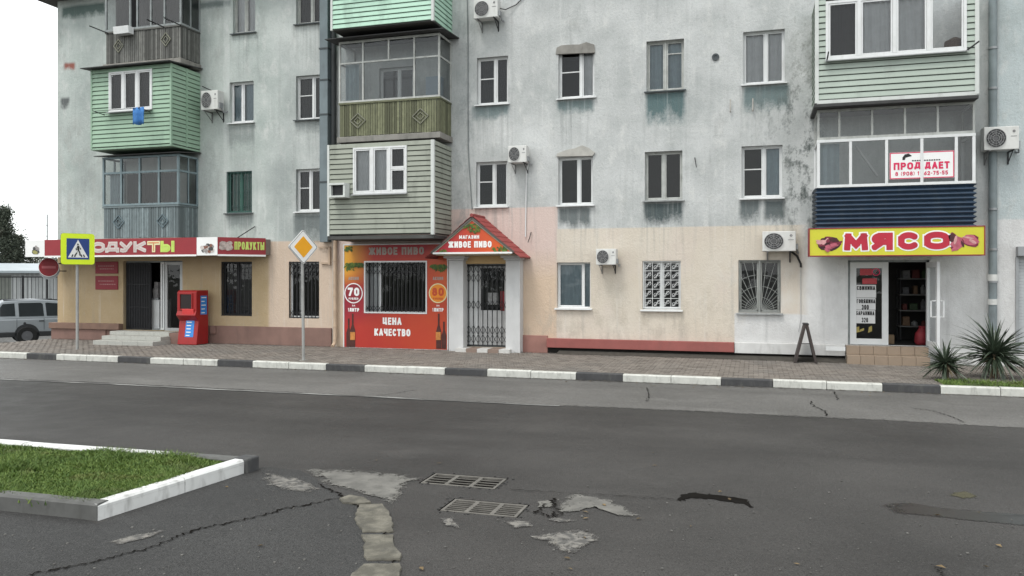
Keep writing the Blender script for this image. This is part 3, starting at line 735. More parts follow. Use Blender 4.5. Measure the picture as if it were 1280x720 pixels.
def make_grille(kind, q, wd):
    x0, x1, z0, z1 = q; mb = MB(); y = .03; mat = DARKMETAL
    if kind in ('bars', 'bars2'):
        frame_in(mb, x0+.01, x1-.01, z0+.01, z1-.01, .025, y, y+.025)
        n = 8 if kind == 'bars2' else 7
        for i in range(1, n): x = x0+(x1-x0)*i/n; mb.bar((x, y+.012, z0+.02), (x, y+.012, z1-.02), .016)
        for f in ((.12, .2, .8, .88) if kind == 'bars2' else (.15, .5, .85)): z = z0+(z1-z0)*f; mb.bar((x0+.02, y+.03, z), (x1-.02, y+.03, z), .014)
        if kind == 'bars': mat = plain('faded_green_iron', (.05, .10, .09), .7)
    elif kind == 'scissor':
        scissor(mb, x0, x1, z0, z1, y)
    elif kind == 'scroll':
        mat = PVC; frame_in(mb, x0+.01, x1-.01, z0+.04, z1-.01, .02, y, y+.02)
        nx, nz = 4, 5; sx, sz = (x1-x0-.04)/nx, (z1-z0-.07)/nz
        for i in range(1, nx): mb.bar((x0+.02+i*sx, y+.01, z0+.05), (x0+.02+i*sx, y+.01, z1-.02), .012)
        for j in range(1, nz): mb.bar((x0+.02, y+.012, z0+.05+j*sz), (x1-.02, y+.012, z0+.05+j*sz), .012)
        for i in range(nx):
            for j in range(nz):
                cx, cz = x0+.02+(i+.5)*sx, z0+.05+(j+.5)*sz; r = min(sx, sz)*.33
                for s in (1, -1):
                    pts = [(cx+s*r*.5+r*.55*math.cos(t)*s*(1-.07*t), y, cz+s*r*.4+r*.55*math.sin(t)*(1-.07*t)*s) for t in np.linspace(-2.4, 3.4, 9)]
                    mb.tube(pts, .0055, 4, False)
                mb.bar((cx-r, y, cz-r), (cx+r, y, cz+r), .011)
    elif kind == 'fan':
        mat = plain('grey_iron', (.25, .26, .25), .7); frame_in(mb, x0+.01, x1-.01, z0+.01, z1-.01, .025, y, y+.02)
        for half in (0, 1):
            a, b = x0+.03+half*(x1-x0)/2, x0-.03+(1+half)*(x1-x0)/2; ox = b if half == 0 else a
            for k in range(9):
                t = R(8+k*9.5); L = 1.6; ex = -1 if half == 0 else 1
                dx, dz = ex*math.cos(t), math.sin(t); s = min((b-a)/max(abs(dx), 1e-3), (z1-z0-.05)/max(dz, 1e-3))
                mb.bar((ox, y+.01, z0+.03), (ox+dx*s, y+.01, z0+.03+dz*s), .011)
            for rr in (.35, .62, .9):
                pts = [(ox+(-1 if half == 0 else 1)*min(rr*math.cos(t)*.9, b-a), y, min(z0+.03+rr*math.sin(t), z1-.03)) for t in np.linspace(.05, 1.5, 9)]
                mb.tube(pts, .007, 4, False)
        mb.bar(((x0+x1)/2, y, z0), ((x0+x1)/2, y, z1), .035)
    obj('grille', mb, mat, wd)
def scissor(mb, x0, x1, z0, z1, y, n=None, zones=(.02, .12, .28, .72, .86, .98)):
    n = n or max(6, int((x1-x0)/.115)); H = z1-z0
    mb.bar((x0, y, z0+.02), (x1, y, z0+.02), .03); mb.bar((x0, y, z1-.02), (x1, y, z1-.02), .03)
    for i in range(n+1):
        x = x0+.01+(x1-x0-.02)*i/n; mb.bar((x, y, z0), (x, y, z1), .022, .016)
    hz = H*.11
    for f in (.03, .74, .86) if H < 2 else (.03, .14, .45, .78, .89):
        for i in range(n):
            a = x0+.01+(x1-x0-.02)*i/n; b = a+(x1-x0-.02)/n; zb = z0+H*f
            mb.bar((a, y-.014, zb), (b, y-.014, zb+hz), .016, .008); mb.bar((a, y+.014, zb+hz), (b, y+.014, zb), .016, .008)
for q, k in WIN: make_window(q, **k)
# ragged lintels chipped out over two windows
def lintel(pxs, d, mat):
    mb = MB(); mb.prism([W(*p) for p in pxs], 'y', -d, .04); return obj('lintel', mb, mat, B)
lintel([(695, 68), (696, 60), (702, 57), (716, 56), (724, 56), (733, 53), (743, 56), (744, 66)], .03, CONC)
LB = plain('pale_lintel_plaster', (.40, .39, .36), .9, .2, 6)
lintel([(696, 196), (697, 192), (711, 187), (718, 186), (728, 182), (736, 185), (744, 191), (741, 195)], .05, LB)

# ================================================================ BALCONIES (parts of the building; planks, panes, frames are their pieces)
MINT = plain('mint_siding', (.40, .60, .48), .55, .07, 2, dirt=(.2, .3, .24))
GREENS = plain('green_siding', (.28, .405, .30), .55, .08, 2, dirt=(.2, .28, .22))
BEIGES = plain('sage_beige_siding', (.275, .292, .245), .6, .14, 2, dirt=(.13, .135, .115))
PALES = plain('pale_green_siding', (.355, .41, .36), .55, .08, 2, dirt=(.25, .28, .25))
NAVY = plain('navy_sheet_metal', (.03, .05, .08), .45, .25, 3, dirt=(.06, .075, .09))
TRIMW = plain('white_corner_trim', (.56, .58, .56), .5, .06, 3, dirt=(.35, .36, .34))
SLATG = plain('weathered_grey_slats', (.185, .185, .172), .85, .35, 7, dirt=(.05, .05, .045), isl=.65)
SLATO = plain('mossy_olive_slats', (.205, .212, .13), .85, .3, 7, dirt=(.07, .075, .045), isl=.6)
SLATB = plain('faded_blue_slats', (.21, .255, .265), .8, .25, 7, dirt=(.07, .09, .1), isl=.5)
ROOFT = plain('tarred_sheet', (.05, .05, .05), .8, .3, 4)
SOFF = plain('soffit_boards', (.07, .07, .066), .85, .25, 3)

def plank_mesh(L, pitch, mat):                 # one lapped siding plank along +x, facing -y
    mb = MB(); mb.prism([(0, pitch*.13), (-.024, pitch*.13), (-.027, pitch*.2), (-.008, pitch), (0, pitch)], 'x', 0, L)
    me = mesh_of('plank', mb, mat); recalc(me); return me
def siding(par, x0, x1, z0, z1, d, mat, pitch, holes=(), dw=0, sideL=False, sideR=True):
    """planks on the front (d in front of the wall) and on the sides back to the wall"""
    n = int(round((z1-z0)/pitch)); p = (z1-z0)/n; cache = {}
    def get(L):
        k = round(L, 3)
        if k not in cache: cache[k] = plank_mesh(k, p, mat)
        return cache[k]
    for i in range(n):
        z = z0+i*p; segs = [(x0, x1)]
        for hx0, hx1, hz0, hz1 in holes:
            if z+p*.5 > hz0 and z+p*.5 < hz1:
                ns = []
                for a, b in segs:
                    if hx0 > a: ns.append((a, min(b, hx0)))
                    if hx1 < b: ns.append((max(a, hx1), b))
                segs = ns
        for a, b in segs:
            if b-a > .02: inst('plank', get(b-a), (a, -d, z), par)
        if sideR: inst('plank', get(d-.002), (x1, -d+.001, z), par, (0, 0, R(90)))
        if sideL: inst('plank', get(d-.002), (x0, 0, z), par, (0, 0, R(-90)))
def shell_inside(par, x0, x1, z0, z1, d, mat, holes=()):  # dark board colour adds to the shadow lines between planks
    """the boarded wall behind the planks"""
    mb = MB(); hole_grid(mb, x0, x1, z0, z1, [h for h in holes], lambda x, z: (x, -d+.03, z))
    mb.add([(x1-.01, -d+.03, z0), (x1-.01, 0, z0), (x1-.01, 0, z1), (x1-.01, -d+.03, z1)], [(0, 1, 2, 3)])
    mb.add([(x0+.01, -d+.03, z0), (x0+.01, 0, z0), (x0+.01, 0, z1), (x0+.01, -d+.03, z1)], [(3, 2, 1, 0)])
    obj('backing_board', mb, mat, par, fix=False)
def slab(par, x0, x1, z0, z1, d, mat=CONC, name='slab'):
    mb = MB(); mb.box(x0, x1, -d, -.003, z0, z1); return obj(name, mb, mat, par, bevel=.012)
def trim(par, x, z0, z1, d, w=.07, mat=TRIMW):
    mb = MB(); mb.box(x-w/2, x+w/2, -d-.034, -d+w/2, z0, z1); obj('corner_trim', mb, mat, par)
def strip_window(par, q, d, splits, fmat=PVC, cur=(), ow=.05, dep=.07, proud=.045, sillm=SILLM, tr=None, gl=GLASS):
    x0, x1, z0, z1 = q; fr = MB(); y0, y1 = -d-proud, -d-proud+dep
    frame_in(fr, x0, x1, z0, z1, ow, y0, y1); ed = [x0+ow]+[x0+(x1-x0)*s for s in splits]+[x1-ow]
    for s in ed[1:-1]: fr.box(s-.04, s+.04, y0-.003, y1-.004, z0+ow, z1-ow)
    for k, (a, b) in enumerate(zip(ed[:-1], ed[1:])):
        a += .04 if k else 0; b -= .04 if k < len(ed)-2 else 0
        zs = [(z0+ow, z1-ow)]
        if tr is not None and k == tr:
            zt = z0+(z1-z0)*.52; fr.box(a, b, y0+.005, y1-.006, zt-.02, zt+.02); zs = [(z0+ow, zt-.02), (zt+.02, z1-ow)]
        for c_, d_ in zs:
            frame_in(fr, a+.003, b-.003, c_+.003, d_-.003, .035, y0+.01, y1-.01)
            pane(par, a+.03, b-.03, c_+.03, d_-.03, y0+.035, gl)
        if k < len(cur) and cur[k]:
            obj('curtain', curtain_mesh(a, b, z0+.03, z1-.03, y1+.05), CUR[cur[k]], par, smooth=True, fix=False)
    obj('window_frame', fr, fmat, par, bevel=.004)
    if sillm:
        mb = MB(); mb.prism([(y0, z0), (y0-.09, z0-.03), (y0-.09, z0-.045), (y0, z0-.015)], 'x', x0-.03, x1+.03); obj('window_sill', mb, sillm, par)
def slat_rail(par, x0, x1, z0, z1, d, mat, pitch=.085, diamonds=(), railmat=None, sides=(1, 1), corr=0):
    mb = MB(); n = int((x1-x0)/pitch); w_ = (x1-x0)/n
    for i in range(n):
        x = x0+i*w_; j = random.uniform(-.006, .006); mb.box(x+.006, x+w_-.006, -d-.012+j, -d+.012+j, z0+random.uniform(0, .02), z1-.03+random.uniform(-.015, .01))
    for s, x in ((0, x0), (1, x1)):
        if not sides[s]: continue
        m_ = int(d/pitch)
        for i in range(m_):
            y = -d+i*d/m_; mb.box(x-.012, x+.012, y+.006, y+d/m_-.006, z0+random.uniform(0, .02), z1-.03+random.uniform(-.015, .01))
    o = obj('railing_slats', mb, mat, par); o['kind'] = 'stuff'
    mb = MB(); rm = railmat or mat
    mb.box(x0-.03, x1+.03, -d-.035, -d+.035, z1-.03, z1+.02)
    for x in (x0, x1): mb.box(x-.028, x+.028, -d+.036, -.003, z1-.03, z1+.018)
    obj('hand_rail', mb, rm, par)
    for cx, cz, rx, rz in diamonds:
        mb = MB(); P = [(cx-rx, cz), (cx, cz+rz), (cx+rx, cz), (cx, cz-rz)]; y = -d-.03
        for a, b in zip(P, P[1:]+P[:1]): mb.bar((a[0], y, a[1]), (b[0], y, b[1]), .022)
        Q = [(cx+(p[0]-cx)*.5, cz+(p[1]-cz)*.5) for p in P]
        for a, b in zip(Q, Q[1:]+Q[:1]): mb.bar((a[0], y, a[1]), (b[0], y, b[1]), .016)
        obj('rail_ornament', mb, plain('ornament_paint', (.21, .21, .165) if mat is not SLATB else (.13, .175, .195), .8, .2), par)
def glazing(par, x0, x1, z0, z1, d, xs, zt=None, fmat=GREYWOOD, w_=.05, gl=GLASSB, skip_upper=(), only_upper=(), side_splits=1, skip=(), sides=(1, 1)):
    """old framed balcony glazing: posts at xs, a transom at zt, panes between, and returns to the wall"""
    fr = MB(); xs = [x0]+list(xs)+[x1]; h = w_/2
    for i, x in enumerate(xs):
        a, b = (z0, z1)
        if x in only_upper: a = zt
        fr.box(x-h, x+h, -d-h, -d+h, a, b)
    fr.box(x0-h-.004, x1+h+.004, -d-h-.004, -d+h+.004, z0-.03, z0+.03); fr.box(x0-h-.004, x1+h+.004, -d-h-.004, -d+h+.004, z1-.03, z1+.03)
    if zt: fr.box(x0, x1, -d-h+.005, -d+h-.005, zt-h, zt+h)
    for s, x in ((0, x0), (1, x1)):
        if not sides[s]: continue
        fr.box(x-h, x+h, -.06, -.004, z0, z1); fr.box(x-h+.004, x+h-.004, -d+h, -.005, z0-.028, z0+.028); fr.box(x-h+.004, x+h-.004, -d+h, -.005, z1-.028, z1+.028)
        if zt: fr.box(x-h+.005, x+h-.005, -d+h, -.06, zt-h, zt+h)
        for k in range(1, side_splits): y = -d*k/side_splits; fr.box(x-h+.007, x+h-.007, y-.02, y+.02, z0, z1)
        for a, b in ([(z0, zt), (zt, z1)] if zt else [(z0, z1)]):
            mb = MB(); mb.add([(x, -d, a), (x, 0, a), (x, 0, b), (x, -d, b)], [(0, 1, 2, 3)]); obj('pane', mb, gl, par, fix=False)
    obj('glazing_frame', fr, fmat, par)
    low = [x for x in xs if x not in only_upper]
    for k, (a, b) in enumerate(zip(low[:-1], low[1:])):
        if k in skip: continue
        pane(par, a+h, b-h, z0+.03, (zt-h if zt else z1-.03), -d, gl)
    if zt:
        up = [x for x in xs if x not in skip_upper]
        for a, b in zip(up[:-1], up[1:]): pane(par, a+h, b-h, zt+h, z1-.03, -d, gl)
def balcony(px, py, d): x, z = W(px, py, d); return empty('balcony', (x, -d, z), B)
def sheet_roof(par, x0, x1, z, d, slope=.12, mat=ROOFT):
    mb = MB(); mb.prism([(-d, z-slope), (-.003, z), (-.003, z+.025), (-d, z-slope+.025)], 'x', x0, x1); obj('balcony_roof', mb, mat, par)

# --- left stack, top: open loggia with grey slatted railing, old glazing
d = .85; x0, x1 = wx(133, d), wx(226, d); zr = (wz(132, 42, d)+wz(226, 31, d))/2; zb = (wz(132, 81, d)+wz(226, 73, d))/2
b = balcony(180, 78, d)
slab(b, x0-.06, x1+.06, zb-.16, zb, d+.08)
slat_rail(b, x0, x1, zb+.02, zr, d, SLATG, .075, [(wx(149, d), (zb+zr)/2+.05, .17, .2), (wx(208, d), (zb+zr)/2+.1, .17, .2)])
glazing(b, x0, x1, zr+.05, zr+1.75, d, [wx(163, d), wx(172, d), wx(189, d), wx(206, d)], zr+1.25, GREYWOOD, .05, side_splits=2, skip=(1,))
obj('curtain', curtain_mesh(x0+.1, x1-.1, zr, zr+1.6, -d+.25), CLOTHD, b, smooth=True, fix=False)
for px in (136, 206, 227):
    mb = MB(); x = wx(px, d); mb.bar((x, -d-.02, zr-.02), (x-.02, -d-.72, zr+.0), .025); obj('drying_pole', mb, DARKMETAL, b)
fb = thing('flower_box', 'off white flower box hung on the grey slatted top balcony railing', 'flower box', (wx(153, d+.2), -d-.2, zr-.15))
mb = MB(); xx0, xx1 = wx(144, d+.2), wx(163, d+.2); mb.prism([(-d-.06, zr-.16), (-d-.06, zr+.06), (-d-.3, zr+.06), (-d-.27, zr-.16)], 'x', xx0, xx1); obj('box_body', mb, PVC, fb, bevel=.01)
mb = MB()
for x in (xx0+.08, xx1-.08): mb.bar((x, -d-.02, zr+.075), (x, -d-.2, zr+.075), .02)
obj('hanger', mb, DARKMETAL, fb)
# --- left stack, third storey: green sided box
d = 1.25; x0, x1 = wx(115, d), wx(214, d); z0 = (wz(114, 187, d)+wz(214, 180.5, d))/2; z1 = (wz(114, 88, d)+wz(214, 79, d))/2
b = balcony(165, 185, d); wq = (wx(137, d), wx(191, d), (wz(137, 141, d)+wz(191, 136, d))/2, (wz(137, 91, d)+wz(191, 86, d))/2)
siding(b, x0, x1, z0+.03, z1, d, GREENS, .13, [wq], sideR=True, sideL=True); shell_inside(b, x0, x1, z0+.02, z1, d, SOFF, [wq])
slab(b, x0-.02, x1+.02, z0-.04, z0+.02, d+.02, GREENS, 'bottom_trim'); sheet_roof(b, x0-.2, x1+.12, z1+.12, d+.25)
trim(b, x1, z0, z1, d, .05, GREENS); trim(b, x0, z0, z1, d, .05, GREENS)
mb = MB(); mb.box(x1+.026, x1+.032, -d*.52, -d*.46, z0+.03, z1); obj('side_seam', mb, GREENS, b)
strip_window(b, wq, d, (.34, .66), PVC, ('D', 'D', 'D'))
rk = thing('drying_rack', 'thin dark drying rack fixed below the green balcony window', 'drying rack', (wx(155, d), -d, wq[2]-.08))
mb = MB(); xa, xb = wx(133, d), wx(190, d); zz = wq[2]-.09
for x in (xa, xb): mb.bar((x, -d-.07, zz), (x-.02, -d-.50, zz+.05), .02)
for k in (0.15, .5): mb.bar((xa, -d-k, zz+.012*k*5), (xb, -d-k, zz+.012*k*5), .014)
obj('rack_bars', mb, DARKMETAL, rk)
tw = MB(); xa, xb = wx(166, d+.5), wx(180, d+.5)
for i in range(15):
    x = xa+(xb-xa)*i/14; yy = -d-.5+.02*math.sin(i*.9)
    for k, z in enumerate((zz+.05, zz-.12, zz-.3, zz-.44+.02*math.sin(i*.7))): tw.v.append((x, yy-.01*k*math.sin(i*.5), z))
tw.f = [(4*i+k, 4*i+4+k, 4*i+5+k, 4*i+1+k) for i in range(14) for k in range(3)]
t = obj('towel', tw, plain('blue_towel', (.05, .17, .42), .95, .25, 12), None, smooth=True, o=(xa, -d-.5, zz)); t.modifiers.new('thick', 'SOLIDIFY').thickness = .012
tag(t, 'small blue towel hanging on the rack below the green balcony', 'towel')
# --- left stack, second storey: faded blue glazed balcony
d = .85; x0, x1 = wx(130, d), wx(223, d); zb = (wz(129, 298, d)+wz(223, 297, d))/2; zr = (wz(129, 260, d)+wz(223, 256, d))/2; z1 = (wz(130, 199, d)+wz(223, 193, d))/2
b = balcony(176, 296, d); zt = (wz(129, 218, d)+wz(223, 212, d))/2
slab(b, x0-.05, x1+.05, zb-.12, zb, d+.05)
slat_rail(b, x0, x1, zb, zr, d, SLATB, .085, [(wx(149, d), (zb+zr)/2+.02, .2, .2), (wx(204, d), (zb+zr)/2+.02, .2, .2)])
glazing(b, x0, x1, zr+.06, z1, d, [wx(152, d), wx(175, d), wx(199, d)], zt, BLUEWOOD, .06, side_splits=2)
obj('curtain', curtain_mesh(x0+.1, x0+.55, zr+.1, zt, -d+.12), CLOTHB, b, smooth=True, fix=False)
obj('curtain', curtain_mesh(x0+.6, x1-.1, zr+.1, zt, -d+.3), CLOTHD, b, smooth=True, fix=False)
mb = MB(); mb.box(x1-.04, x1-.03, -d*.95, -.35, zr+.1, zt); obj('side_blind', mb, CLOTHW, b)
sheet_roof(b, x0-.2, x1+.15, z1+.16, d+.2)
# --- middle stack, top: mint sided box cut by the frame
d = 1.35; x0, x1 = wx(415, d), wx(541, d); z0 = (wz(415, 39, d)+wz(541, 25.5, d))/2; z1 = z0+2.35
b = balcony(478, 33, d); wq = (wx(440, d), wx(512, d), z0+.98, z0+2.2)
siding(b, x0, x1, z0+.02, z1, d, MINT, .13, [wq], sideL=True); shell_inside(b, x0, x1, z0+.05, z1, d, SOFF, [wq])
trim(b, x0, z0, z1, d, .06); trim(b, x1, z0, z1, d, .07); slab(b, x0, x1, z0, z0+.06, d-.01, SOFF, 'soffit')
strip_window(b, wq, d, (.34, .66), PVC, ('W', 'D', 'W'))
# --- middle stack, third storey: glazed loggia with mossy olive slats
d = .85; x0, x1 = wx(425, d), wx(549, d); zb = (wz(425, 172, d)+wz(549, 165, d))/2; zr = (wz(425, 131, d)+wz(549, 121, d))/2; z1 = (wz(425, 54, d)+wz(549, 43, d))/2; zt = (wz(425, 80, d)+wz(549, 70, d))/2
b = balcony(487, 170, d)
slab(b, x0-.06, x1+.06, zb-.16, zb, d+.07)
slat_rail(b, x0, x1, zb+.01, zr, d, SLATO, .07, [(wx(448, d), (zb+zr)/2-.03, .23, .2), (wx(526, d), (zb+zr)/2-.01, .23, .2)])
glazing(b, x0, x1, zr+.04, z1, d, [wx(454, d), wx(486, d), wx(518, d)], zt, OLDWOOD, .045, only_upper=(wx(486, d),), side_splits=1)
sheet_roof(b, x0-.3, x1+.25, z1+.1, d+.3, .06)
obj('curtain', curtain_mesh(x0+.1, x0+.5, zr+.1, zt, -d+.15), CLOTHB, b, smooth=True, fix=False)
mb = MB(); mb.box(wx(520, d)+.05, wx(540, d), -.3, -.02, zr-.7, zr+.72); obj('wardrobe', mb, plain('pale_blue_cupboard', (.3, .36, .42), .6), b)
# --- middle stack, second storey: sage sided box
d = 1.3; x0, x1 = wx(411, d), wx(541, d); z0 = (wz(411, 294, d)+wz(541, 294.5, d))/2; z1 = (wz(411, 183, d)+wz(541, 173, d))/2+.0
b = balcony(475, 292, d); wq = (wx(442, d), wx(509, d), (wz(442, 243, d)+wz(509, 241, d))/2, (wz(442, 186, d)+wz(509, 181, d))/2)
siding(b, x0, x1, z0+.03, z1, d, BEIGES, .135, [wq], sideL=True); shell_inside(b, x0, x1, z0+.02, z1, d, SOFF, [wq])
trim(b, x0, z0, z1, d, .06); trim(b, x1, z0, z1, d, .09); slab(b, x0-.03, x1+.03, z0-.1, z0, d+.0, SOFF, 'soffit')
strip_window(b, wq, d, (.36, .68), PVC, ('W', 'W', 'D'), tr=2)
hb = thing('hooded_vent_box', 'small white open fronted box on the sage siding left of the window', 'vent box', (wx(424, d), -d, wz(424, 240, d)))
mb = MB(); xa, xb = wx(413, d+.25), wx(432, d+.25); za, zc_ = wz(423, 247, d+.25), wz(423, 229, d+.25)
mb.box(xa, xb, -d-.32, -d-.03, zc_-.05, zc_); mb.box(xa-.02, xb+.02, -d-.34, -d-.03, za, za+.05); mb.box(xb-.05, xb, -d-.3, -d-.03, za+.05, zc_-.05); mb.box(xa, xa+.04, -d-.3, -d-.03, za+.05, zc_-.05)
obj('box_body', mb, TRIMW, hb); mb = MB(); mb.box(xa+.05, xb-.06, -d-.2, -d-.04, za+.06, zc_-.06); obj('vent_core', mb, DARKMETAL, hb)
# --- right stack, third storey: pale green sided box
d = 1.3; x0, x1 = wx(1021, d), wx(1221, d); z0 = (wz(1021, 132.5, d)+wz(1221, 119, d))/2; z1 = z0+2.5
b = balcony(1120, 127, d); wq = (wx(1032, d), wx(1208, d), (wz(1032, 77, d)+wz(1208, 62.5, d))/2, (wz(1032, 2, d)+wz(1208, -13, d))/2)
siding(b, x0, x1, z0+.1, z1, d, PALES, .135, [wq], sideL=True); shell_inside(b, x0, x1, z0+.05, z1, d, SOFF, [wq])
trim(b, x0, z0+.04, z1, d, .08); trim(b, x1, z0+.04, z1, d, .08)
mb = MB(); mb.box(x0, x1, -d-.03, -d+.05, z0+.02, z0+.1); obj('bottom_trim', mb, TRIMW, b); slab(b, x0-.06, x1+.03, z0-.06, z0+.015, d+.04, ROOFT, 'soffit')
strip_window(b, wq, d, (.245, .5, .74), PVC, ('D', 'W', 'W', None), ow=.06)
vs = MB(); cx, cz = wx(1194, d-.25), wz(1194, 55, d-.25)
vs.tube([(cx, -d+.3, wq[2]+.02), (cx, -d+.3, wq[2]+.1), (cx, -d+.3, wq[2]+.3), (cx, -d+.3, wq[2]+.38)], [.16, .22, .2, .05], 12)
tag(obj('vase', vs, plain('brown_basket', (.09, .05, .03), .8, .4, 20), None, smooth=True, o=(cx, -d+.3, wq[2])), 'brown rounded basket inside the pale green balcony window', 'basket')
mb = MB(); mb.bar((wx(1207, d), -d-.06, wq[2]-.02), (wx(1207, d)+.2, -d-.25, wq[2]+.12), .025); mb.bar((wx(1033, d), -d-.06, wq[2]-.03), (wx(1033, d)+.02, -d-.3, wq[2]+.12), .025); obj('drying_bracket', mb, DARKMETAL, b)
# --- right stack, second storey: glazed balcony with navy corrugated skirt
d = 1.0; x0, x1 = wx(1023, d), wx(1217, d); zb = (wz(1023, 285, d)+wz(1217, 283, d))/2; zr = (wz(1023, 233, d)+wz(1217, 228, d))/2; z1 = (wz(1023, 139, d)+wz(1217, 129, d))/2; zt = (wz(1023, 173, d)+wz(1217, 166, d))/2
b = balcony(1120, 284, d)
mb = MB(); n = 9; k = 6; pr = []
for i in range(n*k+1):
    z = zb+(zr-.04-zb)*i/(n*k); pr.append((z, .03*math.cos(2*math.pi*i/k)))
xs = [(x0-.05, 0), (x0-.05, d), (x1+.03, d), (x1+.03, 0)]
for a, (x, yy) in enumerate(xs):
    for z, o_ in pr:
        ox = -o_ if a < 2 else o_
        mb.v.append((x+ox, -yy-(o_ if yy else 0), z))
L = len(pr); mb.f = [(a*L+i, a*L+i+1, (a+1)*L+i+1, (a+1)*L+i) for a in range(3) for i in range(L-1)]
o = obj('corrugated_skirt', mb, NAVY, b, smooth=True, fix=False)
slab(b, x0-.02, x1, zb-.12, zb-.002, d-.06)
ups = [wx(p, d) for p in (1049, 1090, 1131, 1172)]; low_ = [wx(p, d) for p in (1063, 1108, 1152, 1195)]
glazing(b, x0, x1, zt+.0, z1, d, ups, None, OLDWOOD, .045)
glazing(b, x0, x1, zr, zt-.06, d+.004, low_, None, PVC, .06)
obj('curtain', curtain_mesh(x0+.05, wx(1050, d), zr+.05, zt-.1, -d+.15), CLOTHB, b, smooth=True, fix=False)
mb = MB(); mb.bar((wx(1073, d), -d+.4, zt-.15), (wx(1100, d), -d+.4, zr+.25), .09, .04); obj('ironing_board', mb, CLOTHW, b)
pst = thing('sale_poster', 'white red bordered sale poster with phone number on the balcony glass', 'poster', (wx(1152, d), -d, zr+.1))
dd = d+.02; xa, xb, za, zc_ = wx(1112, dd), wx(1193, dd), (wz(1112, 224, dd)+wz(1193, 222, dd))/2, (wz(1112, 191, dd)+wz(1193, 188, dd))/2
mb = MB(); mb.box(xa, xb, -dd, -dd+.006, za, zc_); obj('poster_sheet', mb, WHITE, pst)
mb = MB(); frame_in(mb, xa+.004, xb-.004, za+.004, zc_-.004, .02, -dd-.002, -dd+.002); obj('poster_border', mb, PINKRED, pst)
write_px(pst, 'ПРОД', 1117, 203, 1151, 212, dd, PINKRED, bold=.24, off=.005)
write_px(pst, 'ДАЕТ', 1156, 202, 1187, 211, dd, PINKRED, bold=.24, off=.005)
write_px(pst, '8 (908) 1', 1119, 214.5, 1149, 219.5, dd, PINKRED, bold=.2, off=.005)
write_px(pst, '62-75-55', 1155, 213.5, 1185, 218.5, dd, PINKRED, bold=.2, off=.005)
mb = MB()                                     # small black house mark and line of tiny print
P = [W(*p, dd) for p in ((1128, 200), (1128, 197), (1131, 193), (1136, 192), (1140, 195), (1136, 196), (1132, 197), (1131, 200))]; mb.sheet(P, -dd-.004)
obj('house_mark', mb, BLACK, pst, fix=False)
mb = MB()
for k in range(12): xk = wx(1140+k*3, dd); mb.sheet([(xk, wz(1150, 201.3, dd)), (xk+.035, wz(1150, 201.3, dd)), (xk+.035, wz(1150, 199.8, dd)), (xk, wz(1150, 199.8, dd))], -dd-.004)
obj('small_print', mb, BLACK, pst, fix=False)

# ================================================================ PLINTHS, LEDGES, STEPS (built on to the building)
PLR = plain('dull_pink_plinth_paint', (.215, .13, .108), .85, .2, 2, dirt=(.12, .08, .07))
PLRED = plain('red_ledge_paint', (.27, .085, .075), .7, .15, 3, dirt=(.2, .08, .07))
PLB = plain('brown_ledge_paint', (.20, .125, .095), .85, .2, 3, dirt=(.1, .07, .06))
PLWH = plain('white_plinth_wash', (.58, .575, .565), .85, .12, 3, dirt=(.3, .29, .28))
PLP = plain('rosy_plinth_paint', (.29, .15, .125), .85, .2, 3, dirt=(.18, .1, .09))
def plinth(xa, xb, z0, z1, dd, mat, name='plinth'):
    mb = MB(); mb.box(xa, xb, -dd, -.002, z0, z1); return obj(name, mb, mat, B, bevel=.01)
zl = wz(110, 411)
plinth(XL-.12, wx(136), -.9, zl-.0, .14, PLR); plinth(XL-.16, wx(154), zl+.003, zl+.19, .2, PLB, 'ledge')
mb = MB(); mb.box(XL-.12, XL-.002, -.002, 1.5, -.9, zl); obj('plinth', mb, PLR, B)
plinth(wx(136)+.003, wx(154), -.1, zl-.0, .10, PLR)
plinth(wx(228), wx(415), 0, wz(320, 408), .05, PLR)
plinth(wx(650), wx(685), 0, wz(667, 419), .05, PLP)
zc0, zc1 = (wz(700, 433)+wz(918, 441))/2, (wz(700, 421)+wz(918, 429.5))/2
plinth(wx(685), wx(918), zc0, zc1, .16, PLRED, 'ledge')
mb = MB(); mb.box(wx(685), wx(1056), -.004, .0-.002, .02, zc0+.02); obj('gap_shade_strip', mb, plain('gap_shade_black', (.02, .018, .016), .95), B)  # flat black sheet paints the shade in the gap below the ledge
plinth(wx(918)+.004, wx(1056), zc0-.02, wz(985, 429), .12, PLWH)
mb = MB(); ya = .0
mb.prism([(-.04, .1), (-.5, .1), (-.36, .15), (-.04, .2)], 'x', wx(700), wx(1056)); obj('earth_strip', mb, plain('damp_soil', (.05, .045, .038), .95, .4, 8), B)
plinth(wx(1176), wx(1262), .0, wz(1210, 440), .12, PLWH)
# loose white board leaning at the foot of the wall
mb = MB(); mb.box(wx(1031), wx(1055), -.3, -.27, wz(1040, 437), wz(1040, 432)); t = obj('white_board', mb, PVC, None, o=(wx(1043), -.28, wz(1043, 437)))
tag(t, 'short white plastic board sticking out beside the meat shop steps', 'board')
